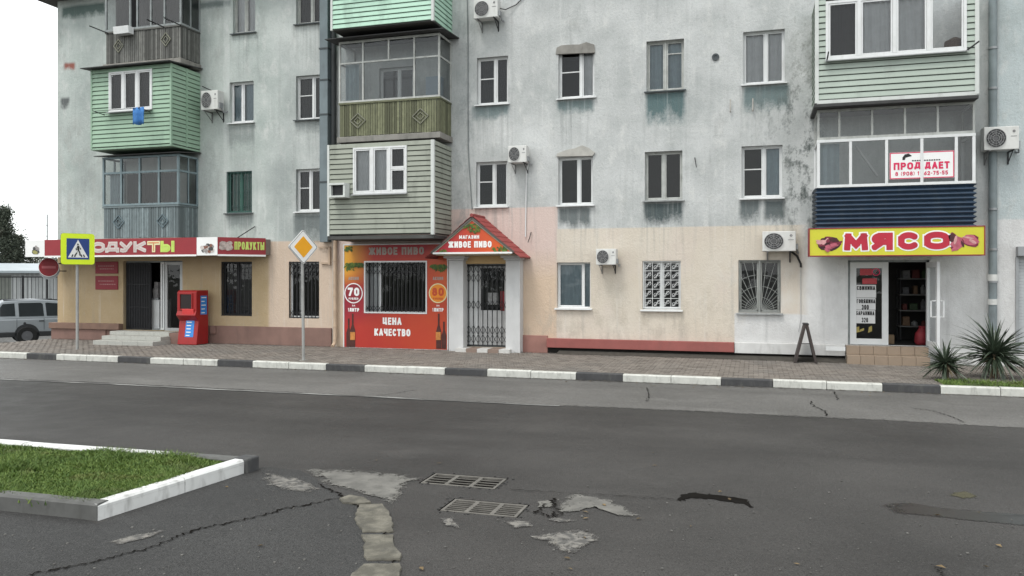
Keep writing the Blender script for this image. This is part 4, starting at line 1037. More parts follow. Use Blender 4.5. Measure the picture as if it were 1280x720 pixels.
# grocery steps: granite slabs
stp = tag(empty('entrance_steps', (wx(178), -.8, PAVZ), B))
zs = [PAVZ, wz(170, 431, 1.25), wz(170, 422, .9), wz(175, 413, .55)]
z3 = LD[2]
for k, (l, r, dp) in enumerate(((116, 191, 1.35), (127, 201, 1.0), (137, 211, .62))):
    za = PAVZ+(z3-PAVZ)*k/3; zb_ = PAVZ+(z3-PAVZ)*(k+1)/3-.003
    xa, xb = wx(l, dp), wx(r, dp); n = 4
    for i in range(n):
        mb = MB(); mb.box(xa+(xb-xa)*i/n+.003, xa+(xb-xa)*(i+1)/n-.003, -dp, -.145, za if k else .05, zb_)
        obj('step_stone', mb, GRANITE, stp, bevel=.006)
mb = MB(); mb.prism([(wx(211, .62)+.004, .05), (wx(226, .5), .05), (wx(226, .5), z3-.02), (wx(211, .62)+.004, z3-.02)], 'y', -.6, -.06); obj('step_cheek', mb, PLR, stp)
# meat shop steps: tan tiles
stp = tag(empty('entrance_steps', (wx(1110), -.4, PAVZ), B)); z3 = MD[2]
for k, (l, r, dp) in enumerate(((1059, 1163, .62), (1058, 1161, .3))):
    za = .05 if k == 0 else PAVZ+(z3-PAVZ)*.5; zb_ = PAVZ+(z3-PAVZ)*(.5 if k == 0 else 1)-.004
    xa, xb = wx(l, dp), wx(r, dp); n = 6
    for i in range(n):
        mb = MB(); mb.box(xa+(xb-xa)*i/n+.003, xa+(xb-xa)*(i+1)/n-.003, -dp, -.004 if k else -.3+.005, za, zb_); obj('tile', mb, TANTILE, stp, bevel=.004)
# beer shop step: checkered
stp = tag(empty('entrance_steps', (wx(604), -.3, PAVZ), B)); z3 = BD[2]
CHK = (plain('white_step_tile', (.5, .49, .47), .6, .12, 8), plain('brown_step_tile', (.22, .16, .13), .6, .15, 8))
xa, xb = wx(569, .5), wx(637, .5); n = 5
for i in range(n):
    mb = MB(); mb.box(xa+(xb-xa)*i/n+.003, xa+(xb-xa)*(i+1)/n-.003, -.5, -.004, .05, z3-.003); obj('tile', mb, CHK[i % 2], stp, bevel=.004)

# ================================================================ DOORS
# grocery: dark folded grille on the left, white glazed leaves
x0, x1, z0, z1 = LD; dr = empty('door', ((x0+x1)/2, 0, z0), B); y = .08
mb = MB(); frame_in(mb, x0, x1, z0, z1+.0, .05, y+.06, y+.12); obj('door_frame', mb, GREYWOOD, dr)
mb = MB(); xg = wx(186)
for i in range(15): x = x0+.06+(xg-x0-.08)*i/14; mb.bar((x, y, z0+.02), (x, y, z1-.06), .022)
for f in (.02, .33, .66, .96): mb.bar((x0+.05, y+.014, z0+(z1-z0)*f), (xg, y+.014, z0+(z1-z0)*f), .03)
obj('door_grille', mb, DARKMETAL, dr)
mb = MB(); mb.box(x0+.05, xg, y+.03, y+.045, z0+.02, z1-.06); obj('grille_mesh', mb, plain('dark_mesh_sheet', (.03, .03, .035), .6, .3, 8), dr)
mb = MB(); frame_in(mb, wx(199), wx(203.5), z0+.02, z1-.05, .05, y-.02, y+.03); obj('leaf_frame', mb, PVC, dr)
mb = MB(); frame_in(mb, wx(206), wx(228)-.0, z0+.0, z1-.04, .09, y-.08, y-.03); obj('leaf_frame', mb, plain('grey_door_frame', (.42, .43, .43), .5, .1), dr)
pane(dr, wx(206)+.09, wx(228)-.09, z0+.09, z1-.13, y-.055)
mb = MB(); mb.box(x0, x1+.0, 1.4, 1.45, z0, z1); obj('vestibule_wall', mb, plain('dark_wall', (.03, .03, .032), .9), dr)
fz = thing('drinks_fridge', 'white freezer cabinet standing just inside the grocery doorway', 'freezer', (wx(193), .3, z0))
mb = MB(); mb.box(wx(187, -.25), wx(199, -.25), .25, .8, z0+.02, z0+.95); obj('fridge_body', mb, PVC, fz, bevel=.02)
mb = MB(); mb.box(wx(187.5, -.24), wx(198.5, -.24), .22, .26, z0+.95, z0+1.0); obj('fridge_lid', mb, GREYMETAL, fz)
bx_ = thing('goods_pile', 'pale boxed goods piled on the freezer inside the grocery doorway', 'goods', (wx(194), .4, z0+1.0))
mb = MB(); mb.box(wx(191, -.35), wx(197, -.35), .35, .6, z0+1.003, z0+1.3); mb.box(wx(192, -.35), wx(196.5, -.35), .37, .58, z0+1.303, z0+1.5); obj('carton', mb, plain('carton_print', (.4, .38, .38), .7, .4, 14), bx_)
# beer shop: white door behind a folding grille
x0, x1, z0, z1 = BD; dr = empty('door', ((x0+x1)/2, 0, z0), B)
mb = MB(); frame_in(mb, x0, x1, z0, z1, .06, .1, .16); obj('door_frame', mb, GREYWOOD, dr)
xm = wx(597)
mb = MB(); frame_in(mb, x0+.06, xm, z0, z1-.06, .07, .11, .15); mb.box(x0+.13, xm-.07, .12, .14, z0+.06, z1-.12); obj('door_leaf', mb, PVC, dr)
mb = MB(); frame_in(mb, xm+.004, x1-.06, z0, z1-.06, .05, .11, .15); mb.box(xm+.05, x1-.11, .12, .14, z0+.05, z0+1.0); obj('door_leaf', mb, plain('pale_door', (.5, .5, .5), .5), dr)
pane(dr, xm+.05, x1-.1, z0+1.0, z1-.1, .13)
mb = MB(); mb.box(xm+.004, x1-.06, .16, .17, z0+1.0, z1-.1); obj('dark_curtain', mb, plain('dark_backing', (.02, .02, .02), .8), dr)
for (l, t, r, b_, mt) in ((607, 366, 621, 381, WHITE), (624, 364, 632, 389, DRED)):
    mb = MB(); q = rect(l, t, r, b_); mb.box(q[0], q[1], .118, .124, q[2], q[3]); obj('door_notice', mb, plain('faded_notice', (.26, .26, .26), .8, .5, 20) if mt is WHITE else mt, dr)
mb = MB(); scissor(mb, x0+.02, x1-.02, z0+.02, z1-.02, .05, 9); obj('folding_grille', mb, DARKMETAL, dr)
# meat shop: left glazed leaf shut, right leaf swung open, dim room behind
x0, x1, z0, z1 = MD; dr = empty('door', ((x0+x1)/2, 0, z0), B)
GF = plain('white_door_profile', (.62, .63, .63), .45, .06, 4)
mb = MB(); mb.box(x0, x0+.05, .06, .16, z0, z1); mb.box(x1-.05, x1, .06, .16, z0, z1); mb.box(x0, x1, .06, .16, z1, z1-.05); obj('door_frame', mb, GREYWOOD, dr)
xm = wx(1111)
mb = MB(); frame_in(mb, x0+.05, xm, z0+.01, z1-.05, .14, .05, .11); obj('leaf_frame', mb, GF, dr, bevel=.005)
pane(dr, x0+.18, xm-.13, z0+.14, z1-.18, .08)
mb = MB(); mb.box(wx(1071), wx(1096), -.06, .045, z0-.05, z0-.02); obj('door_threshold', mb, SILLD, dr)
lf_ = empty('open_leaf', (x1-.04, .04, z0), dr); WO[lf_.name] = Vector((x1-.04, .04, z0))
lf_.rotation_euler = (0, 0, 0)
mb = MB(); L = .82; hgt = z1-z0-.06; lx, ly = x1-.04, .04; an = R(-85)     # swung out towards the street
def leafpt(a, t, z): return (lx+math.cos(an)*a-math.sin(an)*t, ly+math.sin(an)*a+math.cos(an)*t, z)
def leafbox(mb, a0, a1, t0, t1, za, zb_): mb.add([leafpt(a, t, z) for z in (za, zb_) for a, t in ((a0, t0), (a1, t0), (a1, t1), (a0, t1))], [(0,3,2,1),(4,5,6,7),(0,1,5,4),(1,2,6,5),(2,3,7,6),(3,0,4,7)])
for q in ((0, .1, z0+.02, z0+hgt), (L-.1, L, z0+.02, z0+hgt), (.1, L-.1, z0+.02, z0+.14), (.1, L-.1, z0+hgt-.12, z0+hgt)): leafbox(mb, q[0], q[1], -.03, .03, q[2], q[3])
obj('leaf_frame', mb, GF, dr)
mb = MB(); mb.add([leafpt(.1, 0, z0+.14), leafpt(L-.1, 0, z0+.14), leafpt(L-.1, 0, z0+hgt-.12), leafpt(.1, 0, z0+hgt-.12)], [(0, 1, 2, 3)]); obj('pane', mb, GLASS, dr, fix=False)
mb = MB()
for s in (-1, 1):
    P = [leafpt(L-.08, s*.03, z0+.72), leafpt(L-.08, s*.13, z0+.72), leafpt(L-.08, s*.13, z0+1.08), leafpt(L-.08, s*.03, z0+1.08)]; mb.tube(P, .018, 8)
obj('handle', mb, PVC, dr, smooth=True)
bpy.data.objects.remove(lf_)
# room behind the meat shop door
RM = plain('shop_room_paint', (.05, .047, .045), .9, .2)
mb = MB(); rx0, rx1, rz0, rz1, ry = x0-1.2, x1+.9, z0-.02, z1+.25, 2.5
mb.add([(rx0,.21,rz0),(rx1,.21,rz0),(rx1,ry,rz0),(rx0,ry,rz0),(rx0,.21,rz1),(rx1,.21,rz1),(rx1,ry,rz1),(rx0,ry,rz1)], [(0,1,2,3),(4,7,6,5),(3,2,6,7),(0,3,7,4),(1,5,6,2)])
obj('shop_room', mb, RM, dr, fix=False)
sf = thing('shop_shelf', 'dim shelving unit inside the open meat shop doorway', 'shelf', (wx(1142, -1.6), 1.9, z0))
sx0, sx1 = wx(1122, -1.9), wx(1172, -1.9)
for z in (.35, .75, 1.15, 1.55):
    mb = MB(); mb.box(sx0, sx1, 1.6, 2.1, z0+z, z0+z+.03); obj('shelf_board', mb, plain('pale_shelf', (.2, .195, .19), .6), sf)
mb = MB()
for x in (sx0+.02, sx1-.02):
    for y in (1.62, 2.08): mb.bar((x, y, z0), (x, y, z0+1.8), .03)
obj('shelf_post', mb, DARKMETAL, sf)
GC = [plain('goods_'+n_, c_, .6, .35, 15) for n_, c_ in (('brown', (.2, .12, .07)), ('white', (.22, .22, .22)), ('red', (.15, .035, .03)), ('green', (.05, .085, .04)), ('grey', (.14, .14, .15)))]
for zi, z in enumerate((.38, .78, 1.18, 1.58)):
    x = sx0+.08; cnt_ = 0
    while x < sx1-.22 and cnt_ < 5:
        ww, hh = random.uniform(.1, .2), random.uniform(.12, .28); mb = MB()
        if random.random() < .5: mb.tube([(x+ww/2, 1.75, z0+z+.003), (x+ww/2, 1.75, z0+z+hh*.7), (x+ww/2, 1.75, z0+z+hh*.85), (x+ww/2, 1.75, z0+z+hh)], [ww*.42, ww*.42, ww*.2, ww*.18], 10)
        else: mb.prism([(x, z0+z+.003), (x+ww, z0+z+.003), (x+ww*.95, z0+z+hh), (x+ww*.06, z0+z+hh*.96)], 'y', 1.66, 1.9)
        gi = (cnt_+zi*2) % 5; cnt_ += 1
        tag(obj('packaged_goods', mb, GC[gi], None, o=(x, 1.75, z0+z+.003), bevel=.008), ('brown', 'white', 'red', 'green', 'grey')[gi]+(' bottle' if len(mb.v) > 20 else ' packet')+' on the '+('lowest', 'second lowest', 'second highest', 'topmost')[zi]+' shelf inside the meat shop', 'goods', 'goods on the meat shop shelves'); x += ww+random.uniform(.02, .1)
mb = MB(); cx = wx(1152, -.6)
mb.tube([(cx, .6, z0), (cx, .6, z0+.06), (cx, .6, z0+.25), (cx+.02, .6, z0+.38), (cx+.02, .6, z0+.44)], [.13, .17, .15, .08, .1], 10)
tag(obj('bag', mb, plain('red_bag', (.26, .025, .035), .6, .3, 10), None, smooth=True, o=(cx, .6, z0)), 'red bag standing on the floor inside the meat shop', 'bag')
mb = MB(); cx = wx(1113, -.5); mb.box(cx-.07, cx+.09, .5, .7, z0, z0+.22); tag(obj('carton', mb, plain('brown_carton', (.22, .15, .09), .8), None, o=(cx, .6, z0), bevel=.008), 'small brown carton on the floor at the meat shop doorway', 'carton')
mb = MB(); xa, xb = wx(1063, -1.2), wx(1092, -1.2); zz = wz(1078, 332, -1.2); mb.tube([(xa, 1.2, zz), (xb, 1.2, zz)], .035, 10)
m = bpy.data.materials.new('lamp_tube_light'); m.use_nodes = True; m.node_tree.nodes['Principled BSDF'].inputs['Emission Color'].default_value = (1, 1, .96, 1); m.node_tree.nodes['Principled BSDF'].inputs['Emission Strength'].default_value = 2.2
lt = thing('tube_lamp', 'lit white fluorescent tube lamp seen through the meat shop door', 'lamp', ((xa+xb)/2, 1.2, zz)); obj('lamp_tube', mb, m, lt)
mb = MB(); mb.box(xa, xb, 1.17, 1.23, zz+.04, zz+.09); mb.bar((xa+.1, 1.2, zz+.09), (xa+.1, 1.2, rz1), .015); mb.bar((xb-.1, 1.2, zz+.09), (xb-.1, 1.2, rz1), .015); obj('lamp_housing', mb, PVC, lt)
# price sheets on the shut leaf
ps = thing('price_sheet', 'white price sheet taped to the meat shop door glass', 'price sheet', (wx(1081), .06, wz(1081, 380)))
dd = -.066
for (l, t, r, b_) in ((1070, 356, 1095, 372), (1070, 372.5, 1094.5, 387), (1069.5, 387.5, 1094, 404)):
    mb = MB(); q = (wx(l, dd), wx(r, dd), wz(l, b_, dd), wz(l, t, dd)); mb.box(q[0], q[1], -dd, -dd+.004, q[2], q[3]); obj('paper', mb, plain('price_paper', (.62, .62, .62), .8, .06), ps)
for tx, l, t, r, b_ in (('СВИНИНА', 1071, 357.5, 1094, 362.5), ('ГОВЯДИНА', 1071, 374, 1094, 379), ('300', 1077, 381, 1086, 387), ('БАРАНИНА', 1070, 389, 1093, 394), ('320', 1077, 397, 1085, 403)):
    write_px(ps, tx, l, t, r, b_, dd, BLACK, bold=.26, off=.004)
for (l, t, r, b_, mt, lb) in ((1075, 336, 1090, 344, PINKRED, 'red sticker beside the no smoking mark on the meat shop door'), (1078, 348, 1096, 355, RED, 'red sticker just above the price sheets on the meat shop door')):
    mb = MB(); mb.box(wx(l, dd), wx(r, dd), -dd, -dd+.004, wz(l, b_, dd), wz(l, t, dd)); tag(obj('sticker', mb, plain('sticker_red', (.4, .05, .06), .6, .3, 18), None, o=(wx(l, dd), -dd, wz(l, b_, dd))), lb, 'sticker')
mb = MB(); cx, cz = W(1095, 340, dd); mb.disc((cx, cz), .09, -dd-.001, -dd+.004, 20, .07); mb.bar((cx-.06, -dd, cz-.06), (cx+.06, -dd, cz+.06), .02, .004)
tag(obj('no_smoking_sticker', mb, PINKRED, None, o=(cx, -dd, cz)), 'round no smoking sticker at the top of the meat shop door', 'sticker')
mb = MB()
for a in ((1066, 408, 1074, 417), (1074, 410, 1080, 415), (1085, 407, 1090, 416)): mb.sheet([W(a[0], a[3], dd), W(a[2], a[3]-2, dd), W(a[2], a[1], dd), W(a[0]+1, a[1]+2, dd)], -dd)
tag(obj('picture_sticker', mb, plain('ochre_sticker', (.30, .24, .07), .6, .4, 15), None, fix=False, o=(wx(1070, dd), -dd, wz(1070, 417, dd))), 'ochre and green picture sticker low on the meat shop door', 'sticker')
# roller shutter in the window at the right edge
x0, x1, z0, z1 = SHW; sw_ = empty('shutter_window', (x0, 0, z0), B)
mb = MB(); mb.prism([(-.02, z0), (-.024, z0+.066), (-.012, z0+.07), (.0, z0+.07), (.0, z0)], 'x', x0+.03, x1-.03); sl = mesh_of('slat', mb, plain('grey_shutter', (.42, .44, .45), .5, .08)); recalc(sl)
for i in range(int((z1-z0)/.072)):
    o = bpy.data.objects.new('slat', sl); C.objects.link(o); o.parent = sw_; o.location = (-x0, .05, i*.072-z0+0) ; o.location = Vector((0, .05, i*.072))-Vector((x0, 0, z0))
mb = MB(); mb.box(x0-.02, x1, -.16, .02, z1-.04, z1+.18); obj('shutter_box', mb, GREYMETAL, sw_, bevel=.01)
mb = MB(); mb.box(x0-.03, x0+.03, -.05, .04, z0, z1-.05); obj('shutter_rail', mb, GREYMETAL, sw_)

# ================================================================ SHOP SIGNS
# --- grocery canopy: long fascia, slanted return
dC = 1.25; sg = thing('grocery_canopy', 'long red grocery fascia canopy lettered in white and lime over the left shop', 'canopy', (wx(170, dC), -dC, wz(170, 320, dC)))
xa, xb = wx(32, dC), wx(272, dC); zt0 = wz(170, 298, dC); zb0 = wz(170, 320, dC); xe = wx(332, .25); ze_t, ze_b = wz(332, 303, .25), wz(332, 322.5, .25)
mb = MB(); mb.prism([(xa, -dC), (xb, -dC), (xe, -.25), (xe, -.004), (xa, -.004)], 'z', zb0+.03, zt0-.03); obj('canopy_box', mb, plain('canopy_soffit', (.22, .19, .17), .8), sg)
def fascia(x0, y0, x1, y1, za, zb_, mat, name, off=.0):
    p = Vector((x0, y0, 0)); q = Vector((x1, y1, 0)); e = (q-p).normalized(); n = Vector((e.y, -e.x, 0)); a = n*(off+.01); b = n*(off-.02) if off == 0 else n*(off+.004)
    mb = MB(); mb.add([(*(p+b).xy, za), (*(q+b).xy, za), (*(q+a).xy, za), (*(p+a).xy, za), (*(p+b).xy, zb_), (*(q+b).xy, zb_), (*(q+a).xy, zb_), (*(p+a).xy, zb_)], [(0,3,2,1),(4,5,6,7),(0,1,5,4),(1,2,6,5),(2,3,7,6),(3,0,4,7)])
    return obj(name, mb, mat, sg)
xw1, xr0, xw2 = wx(56, dC), wx(56, dC), wx(246, dC)
fascia(xa, -dC, xw1, -dC, zb0, zt0, WHITE, 'picture_panel'); fascia(xw1+.004, -dC, xw2, -dC, zb0, zt0, RED, 'sign_panel'); fascia(xw2+.004, -dC, xb, -dC, zb0, zt0, WHITE, 'picture_panel')
fascia(xb+.004, -dC-.002, xe, -.25, zb0, zt0, RED, 'sign_panel')
fascia(xw1, -dC, xw2, -dC, zb0-.02, zb0+.03, WHITE, 'lower_edge', .012); fascia(xb, -dC-.002, xe, -.25, zb0-.02, zb0+.03, WHITE, 'lower_edge', .012)
PALEL = plain('faded_pale_letter', (.58, .53, .50), .5, .12, 6); txt = 'ПРОДУКТЫ'; xs_ = np.linspace(80, 218, 9); dd = dC+.012
for i, ch in enumerate(txt):
    l, r = xs_[i]+1.5, xs_[i+1]-1.5
    if ch in 'ДЫ': l -= .8; r += .8
    outc, inc = ((DRED, PINKRED) if False else ((plain('letter_shadow', (.06, .02, .02), .6), WHITE)))
    ic = ((PALEL,)*6+(CREAMY, GREENY))[i]
    z_a, z_b = zb0+.13, zt0-.11; X0, X1 = wx(l, dd), wx(r, dd)
    write(sg, ch, (X0, -dd, z_a), (X1, -dd, z_a), z_b-z_a, ic, bold=.24, off=.004, grow=.024, name='letter_outline')
    write(sg, ch, (X0+.01, -dd, z_a+.01), (X1-.01, -dd, z_a+.01), z_b-z_a-.02, plain('letter_core', (.55, .42, .40) if i < 6 else ((.62, .24, .10) if i == 6 else (.45, .62, .10)), .5), bold=.13, off=.008, name='lettering')
def blobs(par, l, t, r, b_, d_, cols, n, y=None, rr=(.1, .25), name='printed_picture'):
    groups = {}
    for k in range(n):
        px, py = random.uniform(l+2, r-2), random.uniform(t+2, b_-2); x, z = W(px, py, d_); s = random.uniform(*rr); a0 = random.random()*6
        pts = [(x+s*random.uniform(.6, 1)*math.cos(a0+t_), z+s*random.uniform(.5, .9)*math.sin(a0+t_)) for t_ in np.linspace(0, 2*math.pi, 9)[:-1]]
        mb = groups.setdefault(k % len(cols), MB()); mb.sheet(pts, -d_-.002-.0008*k)
    for k, mb in groups.items(): obj(name, mb, cols[k], par, fix=False)
PIC = [plain('print_grey', (.30, .28, .27), .6, .4, 20), plain('print_brown', (.22, .10, .07), .6, .4, 20), plain('print_dark', (.06, .06, .06), .6, .3, 20), plain('print_pale', (.55, .5, .47), .6, .2, 20)]
blobs(sg, 250, 304, 269, 317, dC+.012, PIC, 22, rr=(.05, .1)); blobs(sg, 40, 306, 50, 318, dC+.012, [PIC[2], plain('print_olive', (.3, .28, .1), .6), PIC[0]], 12, rr=(.06, .12))
# return face: red with lime lettering and a small picture
P0 = Vector((xb, -dC, 0)); P1 = Vector((xe, -.25, 0)); e = P1-P0; z_a, z_b = zb0+.17, zt0-.12
nn = Vector((e.y, -e.x, 0)).normalized()*.012
write(sg, 'ПРОДУКТЫ', tuple(P0+e*.34+nn+Vector((0, 0, z_a))), tuple(P0+e*.97+nn+Vector((0, 0, z_a))), z_b-z_a, GREENY, bold=.17, off=.006)
if False: write(sg, 'ПРОДУКТЫ', tuple(P0+e*.34+nn+Vector((0, 0, z_a))), tuple(P0+e*.97+nn+Vector((0, 0, z_a))), z_b-z_a, plain('letter_core_return', (.6, .2, .1), .5), bold=.1, off=.008)
mb = MB()
for k in range(14):
    c0 = P0+e*random.uniform(.05, .28)+nn*1.6; z = random.uniform(z_a, z_b); s = random.uniform(.05, .11); en = e.normalized()
    mb.add([tuple(c0+en*s*math.cos(t_)+Vector((0, 0, z+s*.8*math.sin(t_)))+nn*.05*k) for t_ in np.linspace(0, 2*math.pi, 8)[:-1]], [tuple(range(7))])
obj('printed_picture', mb, plain('print_mixed', (.40, .33, .30), .6, .7, 14), sg, fix=False)
# two dark red plaques by the grocery door
for (l, t, r, b_, lb) in ((120, 327, 148, 342, 'upper dark red plaque on the wall left of the grocery door'), (120, 345, 148, 362, 'lower dark red plaque on the wall left of the grocery door')):
    q = rect(l, t, r, b_); pl_ = thing('wall_plaque', lb, 'plaque', (q[0], -.02, q[2]), 'plaques beside the grocery door')
    mb = MB(); mb.box(q[0], q[1], -.03, -.004, q[2], q[3]); obj('plaque_board', mb, DRED, pl_, bevel=.004)
    mb = MB(); 
    for k, f in enumerate((.62, .38)):
        xx = q[0]+.12+.06*k
        while xx < q[1]-.14: ww = random.uniform(.02, .07); z = q[2]+(q[3]-q[2])*f; mb.box(xx, xx+ww, -.034, -.031, z-.012, z+.02); xx += ww+.018
    obj('small_print', mb, plain('faded_print', (.42, .2, .2), .6), pl_)

# --- meat shop sign
dM = 1.12; sx0, sx1 = wx(1011.5, dM), wx(1231, dM); sz0 = (wz(1012, 321, dM)+wz(1231, 318, dM))/2; sz1 = (wz(1012, 288, dM)+wz(1231, 280, dM))/2
sg = thing('meat_shop_sign', 'long yellow box sign lettered МЯСО in red above the right shop', 'shop sign', ((sx0+sx1)/2, -dM, sz0))
mb = MB(); mb.box(sx0, sx1, -dM, -.75, sz0, sz1); obj('sign_box', mb, YELLOW, sg, bevel=.006)
mb = MB(); frame_in(mb, sx0-.008, sx1+.008, sz0-.008, sz1+.008, .022, -dM-.01, -.74); obj('sign_edge', mb, DRED, sg)
mb = MB()
for x in (sx0+.4, sx1-.4): mb.bar((x, -.75, sz0+.3), (x, -.0, sz0+.3), .05)
obj('sign_bracket', mb, DARKMETAL, sg)
for ch, l, r in (('М', 1055, 1085), ('Я', 1089.5, 1116), ('С', 1122.5, 1149), ('О', 1155, 1187)):
    t, b_ = 291.5-(l-1055)*.02, 313-(l-1055)*.013
    write_px(sg, ch, l, t, r, b_, dM, WHITE, bold=.34, off=.004, grow=.03, name='letter_outline', res=34)
    write_px(sg, ch, l, t, r, b_, dM, plain('meat_letter_red', (.42, .018, .04), .5), bold=.34, off=.009, res=34)
MEAT = [plain('meat_print_dark', (.17, .02, .04), .5, .5, 14), plain('meat_print_rose', (.42, .10, .14), .5, .35, 14), plain('meat_print_pale', (.55, .28, .28), .5, .3, 14), plain('meat_print_shadow', (.06, .015, .02), .5, .3, 14)]
def meat(pieces):
    for k, (cx, cy, rx, ry, a, ci) in enumerate(pieces):
        x, z = W(cx, cy, dM); sx = wx(cx+1, dM)-x; pts = []
        for i in range(14):
            t_ = 2*math.pi*i/14; r_ = random.uniform(.78, 1.08); u, v = rx*r_*math.cos(t_), ry*r_*math.sin(t_); pts.append((x+(u*math.cos(a)-v*math.sin(a))*sx, z+(u*math.sin(a)+v*math.cos(a))*sx))
        mb = MB(); mb.sheet(pts, -dM-.003-.0012*k); obj('printed_meat', mb, MEAT[ci], sg, fix=False)
meat([(1036, 305, 15, 10, 0, 3)]+[(1036+13*math.cos(k*.9)*random.uniform(.3, 1), 304+9*math.sin(k*.9)*random.uniform(.3, 1), random.uniform(3, 6.5), random.uniform(1.4, 2.8), random.uniform(-1, 1), (0, 1, 1, 0, 2, 0, 3)[k % 7]) for k in range(24)])
meat([(1192, 302, 9, 13, .3, 0), (1197, 303, 9, 10, -.6, 1), (1213, 301, 13, 9, -.25, 0), (1213, 300, 11, 7.5, -.25, 1), (1196, 310, 9, 3, .5, 1), (1190, 297, 5, 6, 0, 3), (1216, 302, 6, 2, -.6, 2), (1194, 300, 2, 7, -.2, 2), (1210, 297, 7, 1.5, -.2, 2), (1203, 305, 1.6, 5, .3, 3)])

# --- beer shop banner with its window cut out
dB = .09; bn = thing('beer_shop_banner', 'red and orange beer shop banner panel around a grilled window', 'banner', (wx(495, dB), -dB, PAVZ+.05))
bx0, bx1 = wx(430, dB), wx(559.5, dB); bz0 = (wz(430, 435, dB)+wz(559, 437, dB))/2; bz1 = (wz(430, 306, dB)+wz(559, 305, dB))/2
hx0, hx1, hz0, hz1 = wx(456, dB), wx(533, dB), (wz(456, 391, dB)+wz(533, 391, dB))/2, (wz(456, 327, dB)+wz(533, 327, dB))/2
m = MT('banner_print', .42, 0, .4)
gx = m.x.ma(1/(bx1-bx0), -bx0/(bx1-bx0)); gz = m.z.ma(1/(bz1-bz0), -bz0/(bz1-bz0)); nb = m.noise(1.6, 4)
c = m.mix((.40, .028, .022), (.46, .06, .02), (gx*.8+nb*.6-.35).m('MULTIPLY', 1.3, None, True))
c = m.mix(c, (.26, .016, .03), ((gx*-1).ma(2.4, 1.15))*(gz.ma(-3.5, 2.6))*(gz.ma(6, -1.2)))
c = m.mix(c, (.66, .33, .03), ((gx*-1).ma(3.6, 1.05))*(gz.ma(6, -3.5)))
c = m.mix(c, (.34, .02, .03), gz.ma(7, -5.75)*(gx.ma(4, -.7)))
c = m.mix(c, (.58, .12, .03), gx.ma(5, -3.9)*gz.ma(5, -2.2)*.6)
c = m.mix(c, (.13, .02, .02), (gz*-1).ma(5, .6)*(gx*-1).ma(5, .7)*.8)
BANM = m.done(c)
mb = MB(); hole_grid(mb, bx0, bx1, bz0, bz1, [(hx0, hx1, hz0, hz1)], lambda x, z: (x, -dB, z))
o = obj('printed_sheet', mb, BANM, bn, fix=False); md = o.modifiers.new('thick', 'SOLIDIFY'); md.thickness = .05; md.offset = -1
mb = MB(); frame_in(mb, bx0-.02, bx1+.02, bz0-.02, bz1+.02, .03, -dB-.012, -.004); frame_in(mb, hx0-.02, hx1+.02, hz0-.02, hz1+.02, .04, -dB-.014, -dB+.04); obj('banner_edge', mb, PVC, bn)
write_px(bn, 'ЖИВОЕ ПИВО', 461, 309, 530, 318.5, dB, DIMSILVER, bold=.26, off=.004)
write_px(bn, 'ЦЕНА', 478.5, 397, 502, 406, dB, WHITE, bold=.25, off=.004); write_px(bn, 'КАЧЕСТВО', 468, 411, 513, 420, dB, WHITE, bold=.25, off=.004)
for cx, num, bg_, fg in ((442, '70', DRED, WHITE), (547.5, '80', ORANGE, plain('orange_red_print', (.52, .07, .02), .5))):
    x, z = W(cx, 366.5, dB); r_ = abs(wx(cx+11.5, dB)-x)
    mb = MB(); mb.disc((x, z), r_*.9, -dB-.004, -dB, 28); obj('price_disc', mb, bg_, bn)
    mb = MB(); mb.disc((x, z), r_, -dB-.006, -dB, 28, r_*.9); obj('price_ring', mb, CREAMY if num == '80' else WHITE, bn)
    write_px(bn, num, cx-7.2, 359.5, cx+7.2, 370, dB, fg, bold=.26, off=.007); write_px(bn, 'РУБЛЕЙ' if False else 'РУБЛЕЙ', cx-6, 372, cx+6, 374.6, dB, fg, bold=.24, off=.007)
    write_px(bn, 'АКЦИЯ', cx-6.5, 346, cx+6.5, 350, dB, DIMSILVER, bold=.24, off=.004)
    write_px(bn, 'ЗА', cx-2, 381, cx+2, 383, dB, WHITE, bold=.24, off=.004); write_px(bn, '1ЛИТР', cx-7, 385, cx+7, 389.5, dB, WHITE, bold=.26, off=.004)
def leaves(par, l, t, r, b_, d_, n, s=.07, mats=None):
    g = [MB(), MB()]
    for k in range(n):
        x, z = W(random.uniform(l, r), random.uniform(t, b_), d_); a = random.uniform(-2.6, -.4); L = s*random.uniform(.7, 1.5); w_ = L*.28
        p = lambda u, v: (x+u*math.cos(a)-v*math.sin(a), z+u*math.sin(a)+v*math.cos(a))
        g[k % 2].sheet([p(0, 0), p(L*.4, w_), p(L, 0), p(L*.4, -w_)], -d_-.003-.0006*k)
    for m_, q in zip((LEAFP, plain('printed_dark_green', (.05, .10, .02), .5, .4, 10)), g): obj('printed_leaves', q, m_, par, fix=False)
leaves(bn, 432, 307, 440, 312, dB, 24, .07); leaves(bn, 433, 328, 454, 332, dB, 90, .08); leaves(bn, 433, 331, 441, 337, dB, 20, .07); leaves(bn, 538, 330, 558, 334, dB, 80, .08); leaves(bn, 546, 333, 556, 338, dB, 20, .07)
BOT = plain('bottle_print', (.07, .02, .015), .5, .4, 10)
mb = MB()
for (cx, t, b_, hw) in ((441, 392, 434, 3.2), (548.5, 392, 436, 3.2), (555, 402, 436, 3), (436, 398, 434, 3)):
    mb = MB(); x = wx(cx, dB); k = abs(wx(cx+1, dB)-x); zt_, zb_ = wz(cx, t, dB), wz(cx, b_, dB); h_ = zt_-zb_
    mb.sheet([(x-hw*k, zb_), (x+hw*k, zb_), (x+hw*k, zb_+h_*.5), (x+k*1.1, zb_+h_*.68), (x+k*1.1, zt_), (x-k*1.1, zt_), (x-k*1.1, zb_+h_*.68), (x-hw*k, zb_+h_*.5)], -dB-.004-.001*(cx % 7)); obj('printed_bottle', mb, BOT, bn, fix=False)
mb = MB()
